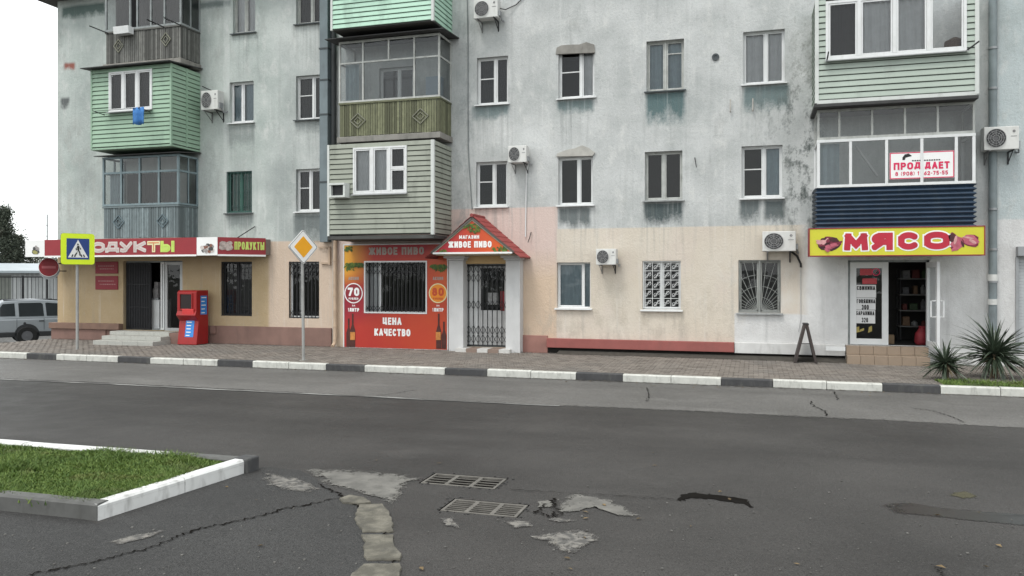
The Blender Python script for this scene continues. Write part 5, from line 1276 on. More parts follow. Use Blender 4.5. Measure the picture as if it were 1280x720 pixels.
LBP = plain('bottle_label_print', (.5, .2, .05), .5, .4, 12)
for cx, cy in ((441, 420), (548, 420)): mb = MB(); mb.sheet([W(cx-3, cy+5, dB), W(cx+3, cy+5, dB), W(cx+3, cy-5, dB), W(cx-3, cy-5, dB)], -dB-.014); obj('printed_label', mb, LBP, bn, fix=False)
# window behind the banner opening
q = rect(*BW); wd = empty('window', ((q[0]+q[1])/2, 0, q[2]), B)
fr = MB(); xm = q[0]+(q[1]-q[0])*.24; frame_in(fr, q[0], q[1], q[2], q[3], .06, .12, .18); fr.box(xm-.04, xm+.04, .116, .176, q[2]+.06, q[3]-.06); obj('frame', fr, PVC, wd)
pane(wd, xm+.04, q[1]-.06, q[2]+.06, q[3]-.06, .15); pane(wd, q[0]+.06, xm-.04, q[2]+.06, q[3]-.06, .15)
mb = MB(); mb.box(q[0]+.06, xm-.05, .2, .22, q[2]+.06, q[3]-.06); obj('blind', mb, CLOTHW, wd)
mb = MB(); scissor(mb, q[0]+.01, q[1]-.01, q[2]+.01, q[3]-.01, .06, 15); obj('grille', mb, DARKMETAL, wd)

# --- beer shop porch: pediment sign, tiled roof, two pilasters
dP = .95; ax, az = W(590, 271, dP); lx_, lz_ = W(539, 317, dP); rx_, rz_ = W(641, 317.5, dP)
zf = (lz_+rz_)/2; pc = thing('shop_porch', 'small gabled porch with red tiled roof and orange pediment over the beer shop door', 'porch', ((lx_+rx_)/2, -dP, PAVZ))
rx_ = ax+(ax-lx_)
m = MT('pediment_print', .45, 0, .4); hx = m.x.ma(1/(rx_-lx_), -lx_/(rx_-lx_)); c = m.mix((.36, .02, .03), (.62, .10, .02), hx.ma(1.6, -.3)); PEDM = m.done(c)
mb = MB(); mb.prism([(lx_+.07, zf+.05), (rx_-.07, zf+.05), (ax, az-.06)], 'y', -dP+.012, -dP+.06); obj('pediment', mb, PEDM, pc)
mb = MB(); 
for a, b in (((lx_, zf+.03), (ax, az-.03)), ((rx_, zf+.03), (ax, az-.03))): mb.bar((a[0], -dP+.0, a[1]), (b[0], -dP+.0, b[1]), .05, .05)
obj('verge_board', mb, plain('dark_verge', (.10, .09, .08), .7), pc)
mb = MB(); mb.box(lx_+.05, rx_-.05, -dP-.02, -dP+.05, zf, zf+.045)
for a, b in (((lx_+.16, zf+.07), (ax, az-.13)), ((rx_-.16, zf+.07), (ax, az-.13))): pass
obj('pediment_trim', mb, WHITE, pc)
mb = MB()
for a, b in (((lx_+.1, zf+.06), (ax, az-.085)), ((rx_-.1, zf+.06), (ax, az-.085))): mb.bar((a[0], -dP+.004, a[1]), (b[0], -dP+.004, b[1]), .02, .018)
obj('pediment_piping', mb, plain('grey_green_piping', (.33, .36, .28), .6), pc)
write_px(pc, 'МАГАЗИН', 574, 294, 599, 298.5, dP-.012, WHITE, bold=.25, off=.005); write_px(pc, 'ЖИВОЕ ПИВО', 560.5, 301.5, 614.5, 309.5, dP-.012, WHITE, bold=.26, off=.005)
leaves(pc, 583, 279, 600, 288, dP-.012, 40, .09); leaves(pc, 549, 311, 556, 315, dP-.012, 12, .08); leaves(pc, 618, 307, 632, 315, dP-.012, 26, .09)
TILE = plain('red_roof_tile', (.30, .06, .055), .6, .25, 8, dirt=(.14, .05, .05), isl=.3)
rl = math.hypot(rx_-ax, az-zf); nr, ncol = 8, 5
for s in (-1, 1):
    ex = (rx_-ax)*s; cnt = 0
    th = math.atan2(az-zf, abs(ex)); L_ = rl+.16
    mbt = MB(); cw = (dP+.06)/ncol; n_ = 6          # one course piece: arched along y
    pr = [(-.0, 0)]
    for i in range(n_+1): mbt.v += [(0, -cw/2+cw*i/n_, .02+.03*math.sin(math.pi*i/n_)), (L_/nr+.03, -cw/2+cw*i/n_, .035+.03*math.sin(math.pi*i/n_)), (L_/nr+.03, -cw/2+cw*i/n_, .01)]
    mbt.f = [(3*i, 3*i+3, 3*i+4, 3*i+1) for i in range(n_)]+[(3*i+1, 3*i+4, 3*i+5, 3*i+2) for i in range(n_)]
    tm = mesh_of('tile', mbt, TILE)
    for r_ in range(nr):
        for k in range(ncol):
            o = bpy.data.objects.new('tile', tm); C.objects.link(o); o.parent = pc
            a = r_*L_/nr; loc = Vector((ax+s*a*math.cos(th), -dP-.03+(k+.5)*cw, az-a*math.sin(th)+.0))
            o.location = loc-wo(pc); o.rotation_euler = (0, th, 0) if s > 0 else (0, th, math.pi)
mb = MB(); mb.prism([(lx_, zf), (ax, az-.02), (rx_, zf), (rx_-.1, zf-.02), (ax, az-.14), (lx_+.1, zf-.02)], 'y', -dP+.065, -.004); obj('roof_deck', mb, plain('porch_underside', (.25, .2, .15), .8), pc)
mb = MB(); mb.box(lx_+.1, rx_-.1, -dP+.07, -.005, zf-.03, zf-.004); obj('porch_ceiling', mb, plain('porch_ceiling_paint', (.5, .42, .3), .8), pc)
mb = MB(); mb.tube([(ax, -dP-.04, az+.04), (ax, .0, az+.04)], .05, 8); obj('ridge_cap', mb, TILE, pc)
PILM = plain('white_pilaster_paint', (.53, .53, .53), .8, .08, 2, dirt=(.42, .42, .42))
for l, r in ((561, 579), (632, 650)):
    mb = MB(); a, b = wx(l, .32), wx(r, .32); mb.box(a, b, -.32, -.004, .05, zf-.16); mb.box(a-.04, b+.04, -.38, -.004, zf-.157, zf-.1); mb.box(a-.1, b+.1, -.46, -.004, zf-.097, zf-.034)
    obj('pilaster', mb, PILM, pc, bevel=.008)
mb = MB(); mb.box(wx(579, .1), wx(632, .1), -.1, -.004, BD[3]+.005, zf-.035); mb.box(wx(574, .1), BD[0]-.003, -.1, -.004, .1, BD[3]); mb.box(BD[1]+.003, wx(637, .1), -.1, -.004, .1, BD[3]); obj('door_surround', mb, plain('yellow_ochre_plaster', (.52, .36, .18), .85, .12, 3), pc)

# ================================================================ AIR CONDITIONERS
ACW = plain('ac_casing_paint', (.62, .62, .60), .5, .06, 4, dirt=(.42, .41, .38))
def build_ac():
    r = thing('air_conditioner', '', 'air conditioner', (0, 0, 0), 'air conditioner units on the facade', local=True)
    mb = MB(); hole = MB(); mb.box(-.38, .38, -.42, -.12, 0, .54); obj('casing', mb, ACW, r, bevel=.015)
    mb = MB(); mb.disc((-.12, .27), .215, -.424, -.421, 28); obj('fan_recess', mb, plain('fan_dark', (.035, .036, .038), .7), r)
    mb = MB(); 
    for k in range(5):
        t = k*2*math.pi/5; p = [(-.12+.05*math.cos(t), .27+.05*math.sin(t)), (-.12+.19*math.cos(t+.2), .27+.19*math.sin(t+.2)), (-.12+.19*math.cos(t+.75), .27+.19*math.sin(t+.75))]; mb.sheet(p, -.4262)
    mb.disc((-.12, .27), .05, -.432, -.426, 14); obj('fan', mb, plain('fan_grey', (.12, .12, .125), .6), r, fix=False)
    mb = MB()
    for rr in (.07, .12, .17, .215): mb.disc((-.12, .27), rr+.006, -.447, -.437, 24, rr-.004)
    for k in range(12): t = k*math.pi/6; mb.bar((-.12+.05*math.cos(t), -.435, .27+.05*math.sin(t)), (-.12+.215*math.cos(t), -.435, .27+.215*math.sin(t)), .007)
    obj('fan_grille', mb, plain('grille_grey', (.30, .30, .30), .5), r)
    mb = MB(); mb.disc((.27, .42), .03, -.424, -.421, 12, .014); mb.box(.2, .33, -.424, -.421, .30, .31); obj('badge', mb, plain('badge_dark', (.05, .05, .06), .6), r)
    for x in (-.26, .26):
        mb = MB(); mb.bar((x, -.45, -.015), (x, -.001, -.015), .03); mb.bar((x, -.015, -.01), (x, -.015, -.3), .03); mb.bar((x, -.36, -.03), (x, -.02, -.26), .018); obj('bracket', mb, plain('bracket_paint', (.2, .2, .2), .6) if x < 0 else DARKMETAL, r)
    mb = MB(); mb.box(.38, .43, -.36, -.2, .05, .2); mb.tube([(.41, -.26, .06), (.44, -.2, -.05), (.44, -.05, -.03), (.42, .02, .02)], .022, 6); obj('pipe_cover', mb, GREYMETAL, r)
    return r
acs = [(251, 272, 113, 137, 'air conditioner right of the green sided balcony with a cable above it'),
       (592, 622, -1, 22, 'air conditioner cut off by the top edge of the photo'),
       (635, 658, 182, 203, 'air conditioner above the porch with a long white conduit below it'),
       (745, 770, 311, 331, 'air conditioner on the beige wall between two street level windows'),
       (953, 995, 289, 314, 'wide air conditioner left of the yellow meat shop sign'),
       (1230, 1274, 158, 187, 'large air conditioner beside the grey downpipe at the right edge')]
proto = build_ac()
for i, (l, r, t, b_, lb) in enumerate(acs):
    o = proto if i == 0 else copy_tree(proto); dd = .42
    a, c_ = wx(l, dd), wx(r, dd); z_a, z_b = (wz(l, b_, dd)+wz(r, b_, dd))/2, (wz(l, t, dd)+wz(r, t, dd))/2
    o.location = ((a+c_)/2, 0, z_a); o.scale = ((c_-a)/.76, 1, (z_b-z_a)/.54); o['label'] = lb

# ================================================================ PIPES AND CABLES
def pipe(name, lb, cat, pts, r, mat, n=12, bands=(), **k):
    t = thing(name, lb, cat, pts[0]); mb = MB(); mb.tube(pts, r, n); obj('pipe', mb, mat, t, smooth=True)
    for z in bands:
        p = pts[0]; mb = MB(); mb.tube([(p[0], p[1], z-.025), (p[0], p[1], z+.025)], r*1.18, n); obj('pipe_band', mb, mat if not k.get('bm') else k['bm'], t, smooth=True)
    return t
DUCT = plain('blue_grey_duct', (.17, .205, .22), .75, .2, 2, dirt=(.1, .115, .12)); PIPEG = plain('grey_downpipe', (.20, .235, .245), .6, .2, 3, dirt=(.1, .1, .1)); PIPEB = plain('beige_downpipe', (.48, .36, .26), .7, .15, 4, dirt=(.22, .15, .11))
t = thing('flue_duct', 'square blue grey duct up the wall left of the sage balcony', 'duct', (wx(407), -.1, wz(407, 303)))
xa, xb = wx(402.5, .1), wx(412.5, .1); zs = [wz(407, p, .1) for p in (303, 228, 144, 101, 62, -10)]
for a, b in zip(zs[:-1], zs[1:]): mb = MB(); mb.box(xa, xb, -.24, -.004, a+.006, b-.006); obj('duct_section', mb, DUCT, t, bevel=.008)
mb = MB()
for z in zs[1:-1]: mb = MB(); mb.box(xa-.015, xb+.015, -.255, -.003, z-.02, z+.02); obj('duct_collar', mb, SILLD, t)
x = wx(417.5, .12); pipe('downpipe', 'dark downpipe in the gap between the square duct and balconies', 'downpipe', [(x-.02, -.1, wz(417, 300, .1)), (x-.02, -.1, ZT)], .07, plain('black_pipe', (.03, .034, .036), .7, .3, 3))
x = wx(418, .14); pipe('downpipe', 'beige downpipe from the sage balcony down to the pavement', 'downpipe', [(x, -.1, wz(418, 296, .12)), (x, -.1, .4), (x, -.13, .22), (x+.02, -.28, .14)], .055, PIPEB, bands=(2.6, 1.6, .7))
mb = MB(); zz = wz(400, 309); mb.bar((wx(399), -.03, zz), (wx(413), -.1, zz), .03); mb.bar((wx(413), -.06, zz), (wx(413), -.06, wz(413, 331)), .06); mb.bar((wx(402), -.04, wz(402, 329)), (wx(414), -.04, wz(414, 329)), .05)
tag(obj('duct_bracket', mb, plain('beige_bracket', (.45, .34, .25), .7), None, o=(wx(407), -.05, zz)), 'beige bracket and stub at the foot of the square duct', 'bracket')
x = wx(1241, .12); pipe('downpipe', 'grey downpipe down the wall right of the meat shop sign', 'downpipe', [(x, -.12, .35), (x, -.12, ZT)], .085, PIPEG, bands=(wz(1241, 352), wz(1241, 312), wz(1241, 262), wz(1241, 112), wz(1241, 62), .9), bm=GREYMETAL)
mb = MB(); x = wx(1242, .2); mb.tube([(x, -.12, wz(1242, 381, .2)), (x, -.12, wz(1242, 374, .2))], .10, 12); mb.tube([(x, -.12, wz(1242, 351, .2)), (x, -.12, wz(1242, 343, .2))], .105, 12)
tag(obj('paper_wrap', mb, plain('torn_white_paper', (.6, .6, .58), .9, .2, 10), None, smooth=True, o=(x, -.12, wz(1242, 381, .2))), 'torn white paper notices wrapped around the grey downpipe', 'paper')
x = wx(658, .04); pipe('conduit', 'thin white conduit dropping from the air conditioner above the porch', 'conduit', [(x+.05, -.05, wz(657, 206)), (x, -.03, wz(658, 215)), (x-.03, -.03, wz(657, 296))], .018, PVC, 6)
def cable(lb, pts, r=.009, mat=DARKMETAL): mb = MB(); mb.tube(pts, r, 5); tag(obj('cable', mb, mat, None, smooth=True, o=pts[0]), lb, 'cable')
P = lambda px, py, d_=.03: (wx(px, d_), -d_, wz(px, py, d_))
cable('thin dark cable running down the wall between the balcony and windows', [P(584, -5), P(585, 60), P(585, 180), P(586, 200), P(590, 262)], .012, plain('grey_cable', (.2, .22, .22), .8))
cable('black cable from the top air conditioner towards the upper right', [P(622, 10, .25), P(632, 12, .1), P(645, 6), P(655, -4)], .014)
cable('cable looping from the air conditioner by the green balcony', [P(253, 108, .1), P(262, 112, .25), P(274, 117, .25), P(277, 125, .2)], .016)
cable('short dark cable slanting up from the end of the grocery sign', [P(294, 299, .3), P(308, 290, .15), P(319, 283, .03)], .016)
cable('dark pipe stub under the wide air conditioner by the meat sign', [P(990, 315, .2), P(996, 320, .1), P(1001, 330, .06), P(1001, 334, .04)], .028)
cable('thin cable down the white wall left of the meat shop door', [P(1001, 336), P(1001, 400), P(998, 415)], .008, plain('pale_cable', (.4, .4, .4), .8))
cable('short wire end on the wall right of the porch roof', [P(664, 290), P(662, 297, .06), P(660, 303, .1)], .012)
for px, py in ((913, 131), (941, 130)):
    mb = MB(); mb.tube([P(px, py+9, .05), P(px, py+8, .08), P(px, py-7, .08)], .018, 6); tag(obj('wall_stub', mb, plain('rusty_white_stub', (.45, .43, .4), .8, .3, 9, dirt=(.1, .06, .04)), None, o=P(px, py, .05)), 'short white pipe stub on the wall '+('left of' if px < 930 else 'just under')+' the topmost right window sill', 'pipe stub', 'pipe stubs under a window')
mb = MB(); x, z = W(894.5, 71.5); mb.disc((x, z), .09, -.03, -.004, 16, .05); mb.disc((x, z), .05, -.015, -.004, 12); tag(obj('vent_hole', mb, SILLD, None, o=(x, -.02, z)), 'small round vent hole high on the wall between two windows', 'vent')
mb = MB(); mb.bar(P(868.5, 197, .01), P(870.5, 209, .1), .02); tag(obj('wall_hook', mb, DARKMETAL, None, o=P(869, 205)), 'small dark hook sticking out of the grey wall', 'hook')
mb = MB(); mb.box(wx(262.5, .12), wx(269, .12), -.12, -.053, wz(266, 417, .12), wz(266, 408, .12)); tag(obj('junction_box', mb, PLR, None, o=(wx(266), -.05, wz(266, 417))), 'small dull pink box on the plinth beside the red kiosk', 'box')

# ================================================================ STREET FURNITURE
# red payment kiosk
dk = .78; x0, x1 = wx(222, dk), wx(246, dk); kt = wz(234, 363, dk); kz = PAVZ+.005
kk = thing('payment_kiosk', 'red payment kiosk with blue stickers standing beside the grocery steps', 'kiosk', ((x0+x1)/2, -.5, PAVZ))
H = kt-kz; mb = MB(); mb.prism([(-.26, kz), (-.80, kz), (-.70, kz+H*.44), (-.86, kz+H*.54), (-.80, kz+H*.62), (-.80, kt-.06), (-.74, kt), (-.26, kt)], 'x', x0, x1); obj('cabinet', mb, REDKIOSK, kk, bevel=.015)
mb = MB(); sx = (x1-x0); mb.box(x0+sx*.16, x0+sx*.78, -.806, -.803, kz+H*.66, kz+H*.93); obj('screen', mb, plain('dark_screen', (.02, .012, .012), .3), kk)
mb = MB(); frame_in(mb, x0+sx*.12, x0+sx*.82, kz+H*.64, kz+H*.95, .035, -.83, -.8); obj('screen_frame', mb, REDKIOSK, kk, bevel=.006)
mb = MB(); mb.box(x0+sx*.3, x0+sx*.9, -.845, -.80, kz+H*.555, kz+H*.66); obj('cash_slot', mb, plain('bright_red_plastic', (.55, .04, .04), .35), kk, bevel=.012)
def sticker(pts4, n=4):
    mb = MB(); mb.add(pts4, [(0, 1, 2, 3)]); obj('sticker', mb, LBLUE, kk, fix=False)
    a, b, c_, d_ = (Vector(p) for p in pts4); mb = MB(); nrm = (b-a).cross(d_-a).normalized()*.003
    for k in range(n):
        t0, t1 = (k+.35)/n, (k+.62)/n; l0, r0 = a.lerp(d_, t0), b.lerp(c_, t0); l1, r1 = a.lerp(d_, t1), b.lerp(c_, t1); f = random.uniform(.55, .9)
        mb.add([tuple(l0.lerp(r0, .12)+nrm), tuple(l0.lerp(r0, f)+nrm), tuple(l1.lerp(r1, f)+nrm), tuple(l1.lerp(r1, .12)+nrm)], [(0, 1, 2, 3)])
    obj('sticker_print', mb, WHITE, kk, fix=False)
def kf(z): t = (z-kz)/(H*.44); return -.80+.10*t-.006
za, zb_ = kz+H*.14, kz+H*.46-.03
sticker([(x0+sx*.36, kf(za), za), (x0+sx*.8, kf(za), za), (x0+sx*.8, kf(zb_), zb_), (x0+sx*.36, kf(zb_), zb_)], 5)
sticker([(x1+.005, -.62, kz+H*.55), (x1+.005, -.33, kz+H*.55), (x1+.005, -.33, kz+H*.9), (x1+.005, -.62, kz+H*.9)], 5)
# road signs on poles
POLE = plain('grey_pole_paint', (.30, .30, .29), .6, .2, 4, dirt=(.15, .14, .13))
gx_, gy_ = G(97.5, 437, PAVZ)
ps = thing('crossing_sign', 'pedestrian crossing sign with fluorescent yellow border on a grey pole', 'road sign', (gx_, gy_, PAVZ), rotz=R(62), local=True)
sc = math.hypot(gx_, gy_-CAMY); sc_z = 1000*1.0; Zd = (CAMZ-PAVZ)*1000/(437-345)
hz = lambda py: (345-py)/1000*Zd+CAMZ-PAVZ
zA, zB_ = hz(330.5), hz(292); cz = (zA+zB_)/2; hw = (zB_-zA)/2
mb = MB(); mb.tube([(0, .06, -.05), (0, .06, zB_-.05)], .038, 12); obj('pole', mb, POLE, ps, smooth=True)
def rsq(hw, r, cz, n=4): return [(sx_*(hw-r)+r*math.cos(a), cz+sz_*(hw-r)+r*math.sin(a)) for sx_, sz_, a0 in ((1, 1, 0), (-1, 1, 90), (-1, -1, 180), (1, -1, 270)) for a in [R(a0+90*k/n) for k in range(n+1)]]
mb = MB(); mb.prism(rsq(hw, .07, cz), 'y', 0, .02); obj('sign_board', mb, LIMEY, ps)
mb = MB(); mb.prism(rsq(hw+.004, .07, cz), 'y', .021, .03); obj('sign_back', mb, DARKMETAL, ps)
mb = MB(); mb.prism(rsq(hw*.68, .01, cz), 'y', -.004, 0); obj('blue_field', mb, BLUE, ps)
k = hw*.6; mb = MB(); mb.sheet([(-k, cz-k*.93), (k, cz-k*.93), (0, cz+k)], -.007); obj('white_triangle', mb, WHITE, ps, fix=False)
def pb(mb, pts, wd_): 
    for a, b in zip(pts[:-1], pts[1:]): mb.bar((a[0]*k, -.011, cz+a[1]*k), (b[0]*k, -.011, cz+b[1]*k), wd_*k, .004)
mb = MB(); mb.disc((-.02*k, cz+.5*k), .085*k, -.013, -.009, 12); pb(mb, [(0, .36), (.02, -.12)], .2); pb(mb, [(.02, -.1), (-.14, -.4), (-.28, -.7)], .12); pb(mb, [(.03, -.1), (.17, -.4), (.2, -.72)], .12); pb(mb, [(0, .3), (-.2, .08), (-.17, -.14)], .09); pb(mb, [(.02, .3), (.2, .12), (.26, -.06)], .09)
obj('walking_figure', mb, BLACK, ps)
mb = MB()
for q in (-.62, -.34, .36, .64): pb(mb, [(q, -.86), (q*.82, -.6)], .12)
obj('stripe_marks', mb, BLACK, ps)
gx_, gy_ = G(381, 451, PAVZ); Zd = (CAMZ-PAVZ)*1000/(451-345)
ps = thing('priority_road_sign', 'white and orange diamond priority road sign on a leaning grey pole', 'road sign', (gx_, gy_, PAVZ), rotz=R(68), local=True); ps.rotation_euler = (R(-1.2), R(.0), R(66))
zA, zB_ = hz(330.5), hz(286.5); cz = (zA+zB_)/2; hh = (zB_-zA)/2
mb = MB(); mb.tube([(0, .05, -.05), (0, .05, zA+.1)], [.035, .035], 12); obj('pole', mb, POLE, ps, smooth=True)
mb = MB(); mb.tube([(0, .05, .0), (0, .05, .02)], .1, 10); obj('pole_foot', mb, CONC, ps)
def dia(h, r=.03): 
    o = []
    for a in (90, 180, 270, 0):
        cx_, cz_ = (h-r*1.41)*math.cos(R(a)), (h-r*1.41)*math.sin(R(a))
        o += [(cx_+r*math.cos(R(a-45+90*i/4)), cz+cz_+r*math.sin(R(a-45+90*i/4))) for i in range(5)]
    return o
mb = MB(); mb.prism(dia(hh, .05), 'y', 0, .015); obj('sign_board', mb, WHITE, ps)
mb = MB(); mb.prism(dia(hh+.006, .05), 'y', .016, .024); obj('sign_back', mb, GREYMETAL, ps)
mb = MB(); mb.prism(dia(hh*.9, .04), 'y', -.003, 0); mb2 = MB(); o_ = dia(hh*.965, .045); i_ = dia(hh*.93, .042); n = len(o_)
mb2.v = [(p[0], -.0035, p[1]) for p in o_+i_]; mb2.f = [(j, (j+1) % n, n+(j+1) % n, n+j) for j in range(n)]; obj('dark_outline', mb2, DARKMETAL, ps, fix=False)
mb = MB(); mb.prism(dia(hh*.62, .02), 'y', -.006, 0); obj('orange_centre', mb, plain('orange_sign_centre', (.80, .36, .01), .45, .04), ps)
# no-entry sign bracketed off the corner of the building
dn = .6; nx0, nz0 = W(61, 334, dn); ne = thing('no_entry_sign', 'round red no entry sign bracketed off the left corner of the building', 'road sign', (nx0, -dn, nz0), rotz=R(30), local=True)
mb = MB(); mb.disc((0, 0), .30, 0, .015, 28); obj('sign_rim', mb, WHITE, ne); mb = MB(); mb.disc((0, 0), .285, -.004, 0, 28); obj('red_disc', mb, plain('deep_red_film', (.22, .008, .015), .45, .1), ne)
mb = MB(); mb.box(-.2, .2, -.007, -.004, -.04, .04); obj('sign_bar', mb, plain('dull_pink_bar', (.40, .10, .11), .5), ne)
mb = MB()
for z in (.12, -.12): mb.bar((0, .03, z), (.42, .30, z), .03)
mb.bar((0, .03, -.2), (0, .03, .2), .03); obj('bracket', mb, DARKMETAL, ne)
mb = MB(); mb.disc((0, -.09), .30, .05, .065, 24); obj('lower_plate', mb, GREYMETAL, ne)
# folded pavement board by the meat shop
gx_, gy_ = wx(1007, .55), -.70; hA = .90
ab = thing('pavement_board', 'dark folding pavement board seen edge on beside the meat shop', 'sandwich board', (gx_, gy_+.15, PAVZ), local=True)
DW = plain('dark_board_wood', (.045, .035, .032), .7, .3, 6)
for s, xf in ((-1, -.27), (1, .25)):
    mb = MB(); y0, y1 = -.24, .24
    mb.add([(xf, y0, 0), (xf+.06*-s, y0, 0), (-.01*s-.03*s*-1*0, y0, hA), (.045*s, y0, hA), (xf, y1, 0), (xf+.06*-s, y1, 0), (-.01*s, y1, hA), (.045*s, y1, hA)], [(0,1,2,3),(4,7,6,5),(0,4,5,1),(1,5,6,2),(2,6,7,3),(3,7,4,0)])
    obj('board_leaf', mb, DW, ab)
mb = MB(); mb.box(-.06, .06, -.22, .22, hA-.02, hA+.02); mb.bar((-.13, -.2, hA*.5), (.12, -.2, hA*.5), .02); obj('hinge', mb, DARKMETAL, ab)

# ================================================================ DRAIN GRATES
IRON = plain('worn_cast_iron', (.12, .112, .10), .8, .35, 8, metal=.0, dirt=(.07, .065, .06))
for (x0, x1, y0, y1), lb, nb_ in ((GR1, 'far storm drain grate of the pair in the road', 4), (GR2, 'near storm drain grate of the pair in the road', 6)):
    g = thing('drain_grate', lb, 'drain grate', ((x0+x1)/2, (y0+y1)/2, -.04), 'storm drain grates')
    z0, z1 = -.022, .002; gp = .016
    mb = MB(); e = .028; a, b, c_, d_ = x0+gp, x1-gp, y0+gp, y1-gp
    mb.box(a, a+e, c_, d_, z0, z1); mb.box(b-e, b, c_, d_, z0, z1); mb.box(a+e, b-e, c_, c_+e, z0, z1); mb.box(a+e, b-e, d_-e, d_, z0, z1); obj('grate_frame', mb, IRON, g, bevel=.003)
    for k in (1, 2): x = a+(b-a)*k/3; mb = MB(); mb.box(x-.02, x+.02, c_+e+.001, d_-e-.001, z1-.02, z1-.002); obj('cross_bar', mb, IRON, g)
    for k in range(1, nb_):
        y = c_+e+(d_-c_-2*e)*k/nb_; mb = MB(); mb.box(a+e+.001, b-e-.001, y-.006, y+.006, z1-.012, z1-.003); obj('bar', mb, IRON, g)
    for xs__ in (a-.02, b+.02): pass
# broken asphalt rim round the grates
for q in (GR1, GR2):
    mb = MB(); x0, x1, y0, y1 = q
    for k in range(26):
        t = random.random(); side = random.randrange(4)
        if side < 2: x, y = x0+(x1-x0)*t, (y1+random.uniform(.0, .05)) if side else (y0-random.uniform(.0, .05))
        else: x, y = (x1+random.uniform(0, .06)) if side == 2 else (x0-random.uniform(0, .06)), y0+(y1-y0)*t
        s = random.uniform(.006, .016); mb.prism([(x+s*math.cos(a)*random.uniform(.6, 1.2), y+s*math.sin(a)*random.uniform(.6, 1.2)) for a in np.linspace(0, 6.28, 7)[:-1]], 'z', .003, .003+s*.5)
    tag(obj('broken_asphalt_rim', mb, plain('asphalt_crumbs', (.04, .039, .038), .95, .3, 30), road), kind='stuff')
# sunken old kerb stones in the foreground
def sunk(pxs, zt_):
    pts = jag([G(*p, 0) for p in pxs], .032, 6); cx, cy = np.mean([p[0] for p in pts]), np.mean([p[1] for p in pts])
    mb = MB(); k = len(pts); top = [(cx+(p[0]-cx)*.975, cy+(p[1]-cy)*.975) for p in pts]
    mb.v = [(p[0], p[1], -.03) for p in pts]+[(p[0], p[1], zt_*.5) for p in pts]+[(p[0], p[1], zt_) for p in top]
    mb.f = [tuple(range(2*k, 3*k))]+[(i, (i+1) % k, k+(i+1) % k, k+i) for i in range(k)]+[(k+i, k+(i+1) % k, 2*k+(i+1) % k, 2*k+i) for i in range(k)]
    return mb
m = MT('yellowed_old_stone', .92); n_ = m.noise(7, 7); OLDK = m.done(m.mix(m.mix((.085, .079, .064), (.165, .153, .124), (n_-.42).ma(4, 0)), (.06, .057, .05), (m.noise(4, 7, (1, 1, 1), .7)-.52).ma(6, 0)*.85), m.noise(50, 5), .01, .8)
ok_ = tag(empty('sunken_kerb', (*G(470, 665), 0)), kind='structure')
for pxs in ([(424, 625), (436, 621), (455, 624), (464, 630), (450, 632), (428, 630)], [(449, 633), (478, 632), (487, 643), (492, 666), (453, 667), (443, 650)], [(451, 671), (492, 671), (500, 702), (459, 702)], [(454, 708), (500, 707), (505, 740), (430, 742), (438, 722)]):
    obj('kerb_stone', sunk(pxs, .022), OLDK, ok_)

# ================================================================ GRASS ISLAND
KH = .15
far_a, far_b = G(-560, 508, KH), G(318, 571, KH); nr_ = G(122, 630, KH); nl_ = G(-420, 578, KH)
isl = tag(empty('island_kerb', (*nr_, 0)), kind='structure')
def kerb_run(p, q, L, mats, inner=1, wd_=.15):
    p, q = Vector((*p, 0)), Vector((*q, 0)); D = q-p; T = D.length; n = max(1, round(T/L)); ang = math.atan2(D.y, D.x); meshes = {}
    for k in range(n):
        mt = mats(k, n); key = mt.name
        if key not in meshes:
            mb = MB(); c_ = .02; Lk = T/n; s = inner
            mb.prism([(0, -.1), (0, KH-c_), (s*c_, KH), (s*(wd_-c_), KH), (s*wd_, KH-c_), (s*wd_, -.1)], 'x', .004, Lk-.004); me = mesh_of('kerb_stone', mb, mt); recalc(me); meshes[key] = me
        o = inst('kerb_stone', meshes[key], p+D*k/n+Vector((0, 0, random.uniform(-.006, .004))), isl, (random.uniform(-.01, .01), 0, ang+random.uniform(-.004, .004)))
WH2 = plain('fresh_kerb_whitewash', (.60, .60, .59), .85, .1, 5, dirt=(.15, .145, .135))
GRYK = plain('bare_grey_kerb', (.10, .10, .096), .9, .25, 5, dirt=(.06, .06, .055))
kerb_run(nr_, far_b, 1.0, lambda k, n: WH2, 1)
kerb_run(nl_, nr_, 1.1, lambda k, n: GRYK, 1)
kerb_run(far_b, far_a, 1.0, lambda k, n: (GRYK if k < 1 else WH2), 1)
def pblock(p, ang, mat):
    mb = MB(); mb.box(-.16, .05, -.03, .17, -.1, KH+.008); o = obj('kerb_end', mb, mat, isl, o=(0, 0, 0), bevel=.02); o.location = Vector((*p, 0))-wo(isl); o.rotation_euler = (0, 0, ang)
pblock(far_b, math.atan2(far_b[1]-nr_[1], far_b[0]-nr_[0]), DARKP)
SOILG = plain('grassy_soil', (.035, .045, .015), .95, .4, 6)
poly = [np.array(p) for p in (nl_, nr_, far_b, far_a)]
mb = MB(); mb.flat([tuple(p) for p in poly], .10); obj('island_soil', mb, SOILG)['kind'] = 'structure'
